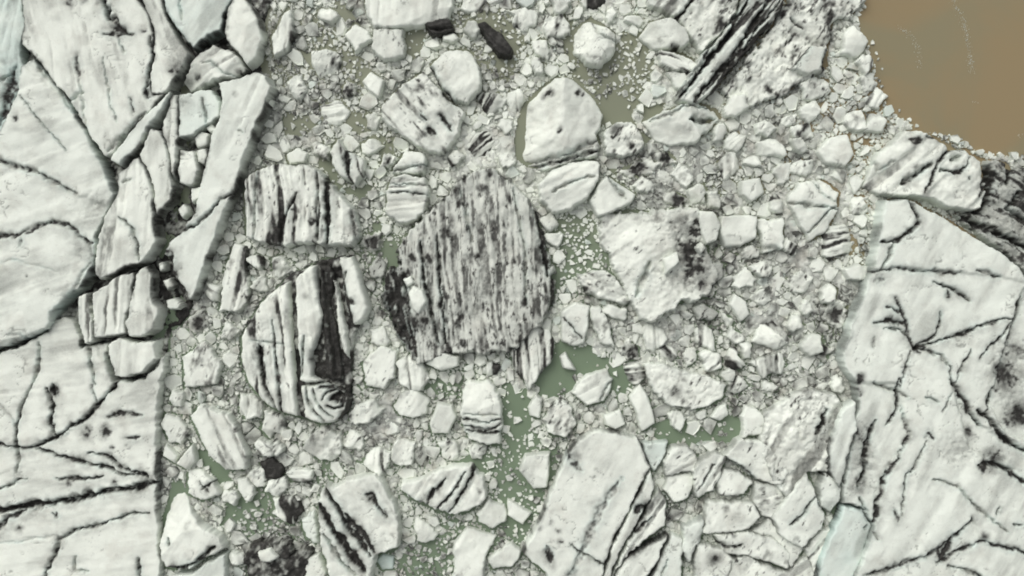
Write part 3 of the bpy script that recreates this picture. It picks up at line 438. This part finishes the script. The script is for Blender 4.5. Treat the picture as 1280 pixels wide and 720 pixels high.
ice('510 367 517 358 527 363 533 377 523 392 515 387', 'ice_block', 'bright white boulder of ice lying on oval black berg', 'ice block', H=3.1, z0=2.0, facets=3, rough=.8, mark=False)
ice('504 349 513 345 517 353 508 358', 'ice_block', 'small pale chip of ice lying on oval black berg', 'ice block', H=2.7, z0=2.0, facets=2, rough=.6, mark=False)
ice('702 390 720 378 737 383 735 407 730 430 717 433 703 427', 'iceberg', 'clean white floe with diagonal seam above green pool', H=1.7, facets=2, rough=1, cracks=[('706 395 718 412 728 423',2.4,.8)])
ice('737 386 752 383 758 395 765 415 768 433 752 430 742 408', 'ice_floe', 'dirty pale floe beside clean floe with diagonal seam', 'ice floe', H=1.3, dirt=.3, blobs=[(745,405,6,.5)])
ice('750 390 762 381 783 386 784 400 765 398', 'ice_floe', 'white fan-shaped floe below ash-crowned berg', 'ice floe', H=1.2, facets=2)
ice('722 343 757 337 773 350 787 373 780 380 750 373 733 367', 'iceberg', 'grubby grey crumpled berg beside ash-crowned berg', H=1.5, dirt=.45, hum=.4, bands=[(-30,9,.6,.1,.2)], blobs=[(728,362,7,.8)])
ice('748 283 757 267 790 263 820 265 850 258 872 262 880 290 887 320 897 345 885 365 860 375 840 387 815 402 800 397 790 375 775 350 762 320', 'iceberg', 'wide berg with clean white flank and crater of black ash', H=2.0, relief=.5, hum=.12, dirt=.16, rough=4.5, wall=5, grime=.9, tilt=(-.02,0),
    facets=4, cracks=[('815 330 803 352 796 372',6,.4,.8)], blobs=[(868,330,20,1),(864,312,17,1),(874,285,13,1),(852,284,22,.7),(858,350,16,.6),(820,270,16,.45),(845,350,18,.4),(880,352,10,.9),(800,268,14,.4),(822,336,12,.3)], bands=[(40,16,.45,.15,.06)])
ice('873 263 893 265 902 280 897 300 883 305 877 290', 'ice_floe', 'bright white floe leaning on rim of ash crater', 'ice floe', H=2.3, facets=2, rough=1)
ice('900 287 903 270 947 270 945 297 927 308 907 307', 'iceberg', 'smooth round white floe near rim of ash crater', H=1.6, facets=2, rough=1.2)
ice('830 323 847 315 850 327 833 343', 'ice_block', 'bright white block perched beside black ash crater', 'ice block', H=2.9, z0=2.0, facets=2, rough=.8, mark=False)
ice('872 309 878 303 883 309 877 317', 'ice_block', 'small white chip perched on black ash crater', 'ice block', H=2.6, z0=1.9, facets=2, rough=.6, mark=False)
ice('884 340 893 328 905 330 903 345 893 352', 'ice_floe', 'dark smoky floe beside ash crater', 'ice floe', H=1.5, ash=.45, dirt=.4)
ice('866 385 880 380 898 390 892 400 876 398', 'ice_floe', 'dark grey flat floe below ash crater', 'ice floe', H=1.2, ash=.4, dirt=.4)
ice('713 490 733 470 757 463 768 475 757 503 733 507', 'iceberg', 'pale cracked floe at edge of green pool', H=1.5, cracks=[('752 503 758 485 766 472',2.2,.7)], facets=3, bands=[(30,10,.35,.2,.1)])
ice('680 523 697 498 710 503 722 530 707 547 687 543', 'iceberg', 'round ash-mottled floe by tip of smooth white slab', H=1.4, dirt=.4, hum=.2)
ice('661 510 670 493 678 500 675 523 663 520', 'ice_floe', 'bright egg-shaped floe beside round mottled floe', 'ice floe', H=1.3, facets=1, rough=.7)
ice('650 590 657 570 688 567 683 610 667 612', 'iceberg', 'bright white pentagonal floe floating in green water', H=1.6, facets=1, rough=1)
ice('635 625 665 643 653 657 635 645', 'ice_floe', 'white kite-shaped floe below pentagonal floe', 'ice floe', H=1.1, facets=1, rough=.8)
ice('700 446 707 441 720 463 704 460', 'ice_floe', 'bright white splinter floe alone in green pool', 'ice floe', H=.9, facets=1, rough=.6)
ice('675 408 683 396 690 400 688 416 679 418', 'ice_floe', 'small white shield-shaped floe beside striped berg tail', 'ice floe', H=.9, facets=1, rough=.7)
ice('1023 190 1037 173 1060 167 1068 193 1057 207 1033 203', 'iceberg', 'white rounded floe amid dense brash near brown water', H=1.6, facets=3, rough=1.2)
ice('985 245 1000 228 1030 225 1050 240 1048 262 1035 290 1015 302 1000 280', 'iceberg', 'broad pale floe creased by a star of cracks', H=1.5, cracks=[('985 252 1015 257 1050 262',3,.6),('1010 290 1030 270 1050 258',2.4,.6),('1018 227 1030 245 1050 255',2,.5)], facets=3)
ice('948 275 980 273 980 310 955 317', 'iceberg', 'square white floe beside pale star-cracked floe', H=1.4, facets=1, cracks=[('945 310 980 314',3,.5)])
ice('1056 337 1073 329 1087 335 1083 350 1063 350', 'ice_floe', 'clean white floe against edge of veined berg', 'ice floe', H=1.4, facets=2)
ice('1026 363 1037 353 1048 362 1045 378 1030 380', 'ice_floe', 'white crusty floe among brown-tinged brash', 'ice floe', H=1.3, facets=3, dirt=.1)
ice('1000 432 1012 418 1028 420 1030 440 1015 446', 'ice_floe', 'pale faceted floe beside teal wall of veined berg', 'ice floe', H=1.3, facets=4)
ice('928 226 950 222 957 240 940 252 928 242', 'ice_floe', 'very bright white square floe among grey brash', 'ice floe', H=1.6, facets=1, rough=.8)
ice('913 380 920 368 933 377 937 393 927 403', 'ice_floe', 'smooth white oval floe beside dark grey flat floe', 'ice floe', H=1.3, facets=1, rough=.8)
ice('806 457 830 455 860 466 885 470 908 482 902 500 872 512 842 507 818 492', 'iceberg', 'bumpy white floe dotted with ash above long green pool', H=1.4, dirt=.28, hum=.3, blobs=[(845,493,8,.7)])
ice('787 497 800 480 812 500 820 530 803 540 795 513', 'ice_floe', 'tall white floe standing beside smooth white slab tip', 'ice floe', H=1.5, facets=2, rough=1)
ice('756 520 775 513 782 530 770 537 757 532', 'ice_floe', 'white lozenge floe touching smooth white slab tip', 'ice floe', H=1.2, facets=2, rough=.8)
ice('927 520 933 508 948 513 960 523 957 543 930 547', 'ice_floe', 'pale stepped floe at end of long green pool', 'ice floe', H=1.4, facets=3)
ice('890 522 897 510 908 505 911 520 900 527', 'ice_floe', 'white pointed floe dipping into long green pool', 'ice floe', H=1.1, facets=2, rough=.8)
ice('835 517 848 512 858 525 850 540 840 535', 'ice_floe', 'pale ribbed floe at start of long green pool', 'ice floe', H=1.1, facets=2, bands=[(70,7,.4,.2,.1)])
ice('323 577 340 575 353 583 350 597 333 597', 'ash_covered_ice', 'small black ash patch of ice above teal rubble', 'ice lump', H=.9, ash=.95, edge_teal=0, rough=3)
ice('355 592 370 585 390 588 388 600 365 603', 'ice_floe', 'white grey-banded floe beside small black ash patch', 'ice floe', H=1.1, bands=[(5,7,.6,.1,.15)])
ice('318 682 340 676 358 680 366 700 384 686 388 694 368 760 318 760 308 700', 'ash_covered_ice', 'ragged black ash-covered ice mound with white crest', 'ice lump', H=1.5, ash=.78, mottle=.9, dirt=.5, edge_teal=0, rough=5, wall=4, hum=.4, blobs=[(335,695,1,.1)])
ice('322 692 338 687 348 696 338 704 325 703', 'ice_block', 'small white crest of ice on ragged black mound', 'ice block', H=2.3, z0=1.4, facets=2, rough=1.2, mark=False)
ice('376 650 392 640 398 660 396 680 380 672', 'ice_floe', 'pale floe beside flank of broad black-striped berg', 'ice floe', H=1.1, facets=2, teal=.1)
ice('377 700 398 692 407 715 400 740 378 740', 'ice_floe', 'white floe between ragged black mound and black-striped berg', 'ice floe', H=1.2, facets=2)
ice('470 702 478 693 492 696 492 712 476 714', 'ice_floe', 'greenish translucent floe at foot of black-striped berg', 'ice floe', H=.5, teal=.4, facets=2, rough=.8)
ice('337 48 352 20 362 10 366 40 358 60 343 70', 'ice_floe', 'grey-white floe with dark side beside glacier corner', 'ice floe', H=1.6, bands=[(85,8,.7,.1,.15)])
ice('318 104 330 108 338 122 334 140 322 150 318 130', 'ice_floe', 'smooth white floe pressed against tall glacier slab', 'ice floe', H=1.8, mark=True)
ice('356 193 372 184 384 190 380 203 360 205', 'ice_floe', 'pale arrow-shaped floe at top of squarish ribbed berg', 'ice floe', H=1.2, facets=3)
ice('460 335 470 322 482 330 478 345 466 348', 'ice_floe', 'dark ash-stained floe beside small olive pool', 'ice floe', H=.9, ash=.4, dirt=.5)

for pl, lb in (('781 213 795 205 813 206 808 216 790 219', 'black ash heap on brash beside creased white berg'), ('836 247 846 243 858 250 850 256 840 254', 'black ash strip above rim of ash crater'), ('780 440 786 431 796 436 796 447 786 450', 'black ash pocket at corner of green pool'),
    ('430 112 434 104 442 107 441 116 434 118', 'black ash pocket beside bright diamond-shaped floe'), ('456 305 462 293 472 297 468 308', 'black ash streak beside squarish ribbed berg'), ('1034 395 1042 382 1056 386 1054 400 1042 402', 'black ash heap beside wall of veined berg'),
    ('866 360 880 352 893 360 886 370 872 370', 'black ash heap at foot of ash crater'), ('820 196 835 192 842 200 830 206', 'black ash streak under almond-shaped berg'), ('1018 440 1026 432 1036 438 1030 450', 'black ash pocket beside pale faceted floe'), ('238 400 250 392 254 404 244 414', 'black ash heap at foot of glacier')):
    q_ = P(pl); mx = sum(p[0] for p in q_) / len(q_); my = sum(p[1] for p in q_) / len(q_)
    ice([(mx + (x - mx) * 1.5, my + (y - my) * 1.5) for x, y in q_], 'ash_covered_ice', lb, 'ice lump', H=.7, ash=.1, dirt=.45, mottle=.8, edge_teal=0, rough=5, hum=.5, relief=.4, wall=4, blobs=[(mx, my, 10, 1), (mx + 4, my - 3, 6, 1)])
# ================================================================== drifting brash ice
pools = [ (P('668 492 676 470 692 448 698 430 728 432 738 424 750 442 778 452 794 468 794 492 772 492 760 466 740 466 722 474 706 494 690 500'), .16), (P('812 540 828 524 850 522 872 534 892 526 912 522 930 528 930 546 915 556 880 556 850 560 822 556'), .2),
  (T(2,1,'105 270 150 250 195 330 150 430 105 360'), .03), (P('690 270 745 262 760 310 770 350 740 345 715 350 690 380 700 320'), .42), (T(2,0,'190 90 230 60 240 200 340 250 400 130 470 120 530 200 530 290 480 380 440 440 520 520 500 540 440 470 350 460 320 420 340 350 230 300 190 200'), .36),
  (T(2,0,'330 370 420 370 440 440 520 520 500 530 440 460 350 460'), .0), (T(1,1,'475 215 535 205 530 285 480 290'), .0), (T(0,2,'730 200 800 280 880 340 870 370 830 390 790 330 740 270'), .05), (T(0,2,'840 440 970 420 940 480 830 545'), .12), (T(0,2,'600 110 690 110 700 160 640 190 600 170'), .2),
  (P('415 3 440 5 448 22 425 30 412 22'), .05), (P('382 65 400 62 405 85 385 88'), .05), (P('355 140 385 140 400 160 375 172 355 165'), .25), (P('425 140 450 138 470 160 452 170 430 165'), .3), (P('400 190 412 195 425 225 445 232 470 225 450 250 425 240 405 220'), .2),
  (P('500 20 530 40 520 80 505 70'), .25), (P('625 470 660 490 660 560 690 560 700 590 660 660 640 690 615 640 625 600 590 590 560 570 600 565 632 560'), .34), (P('640 490 662 485 655 545 640 540'), .15), (P('500 470 540 475 580 470 572 500 540 490 505 485'), .4), (P('480 300 498 305 492 335 480 338'), .15),
  (P('500 700 560 640 600 660 570 720 500 740'), .45), (P('290 620 340 600 360 640 330 670 300 660'), .4), (P('800 120 830 130 815 165 800 150'), .1), (P('690 440 700 420 700 480 670 500'), .1), (P('460 268 480 270 482 300 468 310'), .3)]
brown = P('1083 -130 1078 0 1076 30 1087 60 1099 90 1097 120 1112 140 1140 155 1175 163 1200 180 1236 195 1260 200 1290 197 1430 190 1430 -130')
gx, gy = np.meshgrid(np.arange(RW) + X0 + .5, np.arange(RH) + Y0 + .5)
ex, ey = gx + 11 * fbm(gx / 22, gy / 22, 5, 4), gy + 11 * fbm(gx / 22, gy / 22, 6, 4)
dens = 0.92 + 0.6 * fbm(gx / 45, gy / 45, 8, 4)
for (bx, by, br, st) in [(440,90,75,.36),(640,60,60,.3),(590,600,80,.34),(650,530,60,.36),(720,320,50,.3),(500,300,40,.25),(470,210,45,.34),(640,190,40,.2),(330,630,50,.3),(780,90,50,.3),(1090,130,40,.2),(1050,270,30,.15),(820,520,60,.26),(560,50,40,.2),(400,320,50,.2)]:
    dens = dens - st * np.exp(-((gx - bx) ** 2 + (gy - by) ** 2) / br ** 2)
dens = np.clip(dens, 0, 1)
for pl, dv in pools:
    m = inside(ex, ey, pl); dens[m] = np.minimum(dens[m], dv)
bd = sdf(ex, ey, brown); dens = np.where(bd > -2, np.where(bd < 6, .12, 0.0), dens); dens = np.where((bd <= -2) & (bd > -25), dens * .9, dens)
dirtf = np.clip(0.11 + 0.6 * fbm(gx / 50, gy / 50, 9, 4) + .45 * fbm(gx / 14, gy / 14, 19, 3), 0, .7)
for (bx, by, br, st) in [(380,110,90,.4),(360,60,60,.4),(460,550,90,.36),(300,500,60,.35),(320,560,50,.4),(940,440,70,.25),(980,360,70,.28),(860,420,60,.3),(875,345,55,.65),(885,390,35,.6),(800,205,30,.6),(1065,440,30,.5),(1045,395,40,.75),(228,395,40,.6),(340,590,40,.4),(345,690,60,.5),(330,170,40,.3),(930,200,50,.2),(800,200,40,.35),(1000,180,50,.2),(480,380,30,.25),(905,370,50,.3),(1030,480,40,.4),(400,250,40,.3),(470,330,40,.3),(290,520,50,.25),(880,210,60,.25)]:
    dirtf = np.maximum(dirtf, st * np.exp(-((gx - bx) ** 2 + (gy - by) ** 2) / br ** 2))
dtmap = None
def dist_map(n):
    f = ~occ; d = np.zeros(occ.shape, np.int16); f[0, :] = f[-1, :] = False; f[:, 0] = f[:, -1] = False
    for i in range(n):
        d += f; g = f.copy()
        g[1:, :] &= f[:-1, :]; g[:-1, :] &= f[1:, :]; g[:, 1:] &= f[:, :-1]; g[:, :-1] &= f[:, 1:]
        if i % 2: g[1:, 1:] &= f[:-1, :-1]; g[:-1, :-1] &= f[1:, 1:]; g[1:, :-1] &= f[:-1, 1:]; g[:-1, 1:] &= f[1:, :-1]
        f = g
        if not f.any(): break
    return d
bergs = occ.copy()
floes = []     # (px, py, outline offsets, r)
def try_class(r, count, fit, nv):
    d = dist_map(int(r) + 1); ok = (d >= max(1, fit * r)) & ((dens > .6) if r > 6.5 else (rng.random(occ.shape) < np.where(dens > .55, .9, dens ** 2 * (.05 if r > 5 else .12 if r > 3.5 else .16))))
    yy, xx = np.nonzero(ok)
    if len(xx) == 0: return
    pick = rng.permutation(len(xx))[: count * 5]; got = 0
    for i in pick:
        cx, cy = xx[i] + X0 + rng.random(), yy[i] + Y0 + rng.random()
        n = nv + int(rng.integers(-1, 2)); rr = r * rng.uniform(.8, 1.15); asp = rng.uniform(.62, 1.0); ph = rng.uniform(0, math.pi)
        an = np.sort((np.arange(n) + rng.uniform(-.42, .42, n)) * 2 * math.pi / n); ra = rr * rng.uniform(.66, 1.28, n)
        x_, y_ = ra * np.cos(an), ra * asp * np.sin(an); ox = x_ * math.cos(ph) - y_ * math.sin(ph); oy = x_ * math.sin(ph) + y_ * math.cos(ph)
        R_ = int(r * 1.4) + 2; ix, iy = xx[i], yy[i]
        if ix < R_ or iy < R_ or ix >= RW - R_ or iy >= RH - R_: continue
        wx, wy = np.meshgrid(np.arange(ix - R_, ix + R_ + 1) + X0 + .5, np.arange(iy - R_, iy + R_ + 1) + Y0 + .5)
        m = inside(wx, wy, list(zip(cx + ox, cy + oy))); sub = occ[iy - R_:iy + R_ + 1, ix - R_:ix + R_ + 1]
        if (m & sub).sum() > 0.10 * m.sum(): continue
        grow = list(zip(cx + ox * (1 + .5 / r), cy + oy * (1 + .5 / r)))
        sub |= inside(wx, wy, grow); floes.append((cx, cy, ox, oy, r, dirtf[iy, ix])); got += 1
        if got >= count: break
for r, cnt, fit, nv in [(21, 26, .62, 9), (17, 44, .62, 9), (13, 95, .66, 8), (10, 210, .66, 7), (7.6, 330, .68, 6), (5.6, 700, .68, 6), (4.2, 1300, .68, 5), (3.0, 2400, .65, 5), (2.2, 2400, .6, 5)]:
    try_class(r, cnt, fit, nv)
def floe_mesh(ox, oy, r, ash, teal):
    n = len(ox); h = (min(S * r * random.uniform(.25, .7), random.uniform(.3, .9)) + .12) * (random.uniform(.25, .5) if random.random() < .35 else 1); k1, k2 = 1.0, random.uniform(.72, .93)
    tx, ty = random.gauss(0, .16), random.gauss(0, .16); sx, sy = random.uniform(-.25, .25) * r, random.uniform(-.25, .25) * r
    x, y = ox * S, -oy * S
    rings = [(x * .95, y * .95, np.full(n, -.3)), (x, y, np.full(n, .03)), (x * .99, y * .99, h * rng.uniform(.72, .98, n)), (x * k2 + sx * S * .4, y * k2 - sy * S * .4, h * rng.uniform(.9, 1.04, n) + tx * x + ty * y)]
    co_ = np.concatenate([np.stack(q, 1) for q in rings] + [np.array([[sx * S, -sy * S, h * random.uniform(.95, 1.12)]])])
    i = np.arange(n); j = (i + 1) % n
    q = np.concatenate([np.stack([b * n + j, b * n + i, (b + 1) * n + i, (b + 1) * n + j], 1) for b in range(3)]); t_ = np.stack([3 * n + j, 3 * n + i, np.full(n, 4 * n)], 1)
    a = np.clip(ash * rng.uniform(.2, 1.6, len(co_)) + (rng.random(len(co_)) < ash * .25) * .5, 0, .95); te = np.full(len(co_), teal); te[:2 * n] += .3
    return co_, q, t_, a, np.clip(te, 0, 1)
def near_label(cx, cy):
    best = None
    for (bx, by, pl, lb, o) in BODIES:
        if pl is None: pl_ = {'glacier': [(200, 100 + 20 * k) for k in range(31)], 'tabular_iceberg': [(1075, 250 + 20 * k) for k in range(24)]}.get(o.name, [(bx, by)])
        else: pl_ = pl
        d = min((cx - x) ** 2 + (cy - y) ** 2 for x, y in pl_)
        if best is None or d < best[0]: best = (d, lb)
    return best[1]
def trim(t_, n):
    k = t_.split()[:n]; drop_ = set('of with by the a an down one to at in on and beside under near its below above along from between against across amid through over few all like as'.split())
    while k[-1] in drop_: k.pop()
    return ' '.join(k)
floes_in = [f for f in floes if -4 < f[0] < 1284 and -4 < f[1] < 724]
order = sorted(floes_in, key=lambda f: -f[4]); lumps = [f for f in order if f[4] > 12]; single = order[len(lumps):len(lumps) + 300]; sid = set(id(f) for f in single + lumps)
def kind_words(f, ash):
    w_, h_ = np.ptp(f[2]), np.ptp(f[3]); e = max(w_, h_) / min(w_, h_)
    return ('large' if f[4] > 8.5 else 'small') + (' grubby' if ash > .16 else ' pale') + (' long' if e > 1.35 else ' chunky')
NB = list(BODIES)
for f in lumps:      # the larger unnamed pieces: broken, banded or grubby bits of berg
    u = random.random(); th = random.choice((95, 90, 60, 45, -40, -55, 10)); dt = f[5]
    st = dict(H=random.uniform(.7, 1.5), relief=random.uniform(.25, .5), rough=2.6, res=1.2, tilt=(random.gauss(0, .05), random.gauss(0, .05)), facets=random.randint(1, 5), fslope=random.uniform(.3, .7), grime=random.uniform(.3, .9))
    if u < .36: st.update(bands=[(th, random.uniform(5, 9), random.uniform(.5, .95), random.uniform(.0, .2), .2)]); look = 'ash-banded'
    elif u < .70 or dt > .25: st.update(dirt=random.uniform(.22, .5), hum=random.uniform(.1, .4)); look = 'grubby mottled'
    else: look = 'clean white'
    nl = trim(near_label(f[0], f[1]), 9); size = 'broad' if f[4] > 19 else 'middling' if f[4] > 15 else 'lesser'
    ice(list(zip(f[0] + f[2], f[1] + f[3])), 'ice_floe', trim(size + ' ' + look + ' floe by the ' + nl, 16), 'ice floe', group='bigger floes by the ' + nl, mark=False, **st)
    BODIES.pop()
for f in single:
    ash = min(.7, f[5] * random.uniform(.1, 1.5) + .05 + (0.35 if random.random() < f[5] * .3 else 0)); teal = .22 if random.random() < .04 else random.uniform(0, .05)
    co_, q, t_, a, te = floe_mesh(f[2], f[3], f[4], ash, teal)
    o = link('brash_floe', mesh_np('brash_floe', co_, q, t_, smooth=False, attrs={'ash': a, 'teal': te}), M_FLOE); o.location = ((f[0] - 640) * S, (360 - f[1]) * S, 0)
    nl = near_label(f[0], f[1]); short = trim(nl, 8)
    lb = kind_words(f, ash) + ' brash floe by the ' + short; lb = trim(lb, 16); tag(o, lb, 'ice floe', 'brash floes by the ' + short)
# the smaller fragments, far past counting
cs, qs, ts, as_, tes = [], [], [], [], []; base = 0
for f in floes:
    if id(f) in sid: continue
    ash = min(.75, f[5] * random.uniform(.2, 1.8) + .07 + (0.4 if random.random() < f[5] * .3 else 0)); teal = .25 if random.random() < .03 else 0.01
    co_, q, t_, a, te = floe_mesh(f[2], f[3], f[4], ash, teal)
    co_ = co_ + np.array([(f[0] - 640) * S, (360 - f[1]) * S, 0]); cs.append(co_); qs.append(q + base); ts.append(t_ + base); as_.append(a); tes.append(te); base += len(co_)
o = link('brash_ice', mesh_np('brash_ice', np.concatenate(cs), np.concatenate(qs), np.concatenate(ts), smooth=False, attrs={'ash': np.concatenate(as_), 'teal': np.concatenate(tes)}), M_FLOE)
o['kind'] = 'stuff'; o['label'] = 'tightly packed small ice fragments filling the water between bergs'
# half-sunk slush and rubble that binds the fragments together
rs = 1.5; hx, hy = np.meshgrid(np.arange(X0 + 60, X0 + RW - 60, rs), np.arange(Y0 + 60, Y0 + RH - 60, rs)); ii, jj = (hy - Y0).astype(int), (hx - X0).astype(int)
dl = dens.copy()
for _ in range(3): dl[1:-1, 1:-1] = (dl[:-2, 1:-1] + dl[2:, 1:-1] + dl[1:-1, :-2] + dl[1:-1, 2:] + dl[1:-1, 1:-1]) / 5
cell = np.abs(fbm(hx / 8, hy / 8, 301, 4)) * 2 - .35 + 0.5 * fbm(hx / 3, hy / 3, 305, 2) + .9 * fbm(hx / 60, hy / 60, 309, 3)
zs = 0.30 * cell + 0.62 * (dl[ii, jj] - .82) + .10 * fbm(hx / 70, hy / 70, 331, 3) + .14 * np.exp(-((hx - 970) ** 2 + (hy - 350) ** 2) / 110 ** 2) + .12 * np.exp(-((hx - 470) ** 2 + (hy - 545) ** 2) / 70 ** 2); zs = np.where(bergs[ii, jj], zs - .1, zs); ks = (zs > -.22) & (dl[ii, jj] > .2)
di = -np.ones(hx.shape, np.int64); q = ks[:-1, :-1] & ks[1:, :-1] & ks[:-1, 1:] & ks[1:, 1:] & ~(bergs[ii, jj][:-1, :-1] & bergs[ii, jj][1:, 1:])
us = np.zeros(hx.shape, bool); us[:-1, :-1] |= q; us[1:, :-1] |= q; us[:-1, 1:] |= q; us[1:, 1:] |= q; di[us] = np.arange(us.sum())
qd = np.stack([di[1:, :-1][q], di[1:, 1:][q], di[:-1, 1:][q], di[:-1, :-1][q]], 1)
sa = np.clip(.04 + 1.7 * dirtf[ii, jj] * (.5 + 1.3 * fbm(hx / 7, hy / 7, 311, 4)) + .8 * sst(.28, .6, fbm(hx / 5, hy / 5, 315, 4)) * (.45 + dirtf[ii, jj]), 0, .95)
o = link('slush_ice', mesh_np('slush_ice', np.stack([(hx[us] - 640) * S, (360 - hy[us]) * S, np.clip(zs[us], -.3, .6)], 1), qd, attrs={'ash': sa[us], 'teal': np.full(us.sum(), .03)}), M_SLUSH)
o['kind'] = 'stuff'; o['label'] = 'grey-white slush and rubble ice binding the floes together'
# crumbs between the fragments
def crumbs(name, label, px, py, r, ash):
    n = len(px); k = 5; an = (np.arange(k)[None] + rng.uniform(-.3, .3, (n, k))) * 2 * math.pi / k + rng.uniform(0, 6.3, (n, 1))
    ra = r[:, None] * S * rng.uniform(.6, 1.25, (n, k)); X = (px - 640) * S; Y = (360 - py) * S; h = r * S * rng.uniform(.3, .9, n) + .02
    x, y = ra * np.cos(an), ra * np.sin(an)
    b = np.stack([X[:, None] + x, Y[:, None] + y, np.full((n, k), -.05)], 2); t_ = np.stack([X[:, None] + x * .75, Y[:, None] + y * .75, h[:, None] * rng.uniform(.5, 1.1, (n, k))], 2); c = np.stack([X, Y, h * 1.15], 1)[:, None]
    co_ = np.concatenate([b, t_, c], 1).reshape(-1, 3); i = np.arange(k); j = (i + 1) % k
    q = np.stack([i, j, k + j, k + i], 1); tr = np.stack([k + i, k + j, np.full(k, 2 * k)], 1); off = (np.arange(n) * (2 * k + 1))[:, None, None]
    o = link(name, mesh_np(name, co_, (q[None] + off).reshape(-1, 4), (tr[None] + off).reshape(-1, 3), smooth=False, attrs={'ash': np.repeat(ash, 2 * k + 1), 'teal': np.full(len(co_), .05)}), M_FLOE)
    o['kind'] = 'stuff'; o['label'] = label
yy, xx = np.nonzero((~occ) & (rng.random(occ.shape) < np.where(dens > .5, .34 * dens, .08 * dens ** 2 + .003 * (bd < -2)) ** 1.2))
n = len(xx); crumbs('ice_crumbs', 'fine white ice crumbs and slush in the gaps between floes', xx + X0 + rng.random(n), yy + Y0 + rng.random(n), rng.uniform(.6, 1.9, n), np.clip(dirtf[yy, xx] * rng.uniform(0, 1.6, n), 0, .8))
# thin lines of drifting crumbs on the brown water
fx, fy = [], []
for ln, k in ((T(3,0,'490 100 540 140 560 180 570 260'), 120), (T(3,0,'690 0 730 70 745 130 755 200 765 270'), 300), (T(3,0,'945 500 940 520'), 8), (T(3,0,'760 390 780 380'), 6)):
    for i in range(k):
        u = rng.random() * (len(ln) - 1); a = int(u); p, q = ln[a], ln[min(a + 1, len(ln) - 1)]; t_ = u - a
        fx.append(p[0] + (q[0] - p[0]) * t_ + rng.normal() * 2.2); fy.append(p[1] + (q[1] - p[1]) * t_ + rng.normal() * 2)
fx, fy = np.array(fx), np.array(fy); crumbs('drifting_crumbs', 'thin trails of tiny ice crumbs drifting on brown water', fx, fy, rng.uniform(.15, .55, len(fx)), np.full(len(fx), .2))
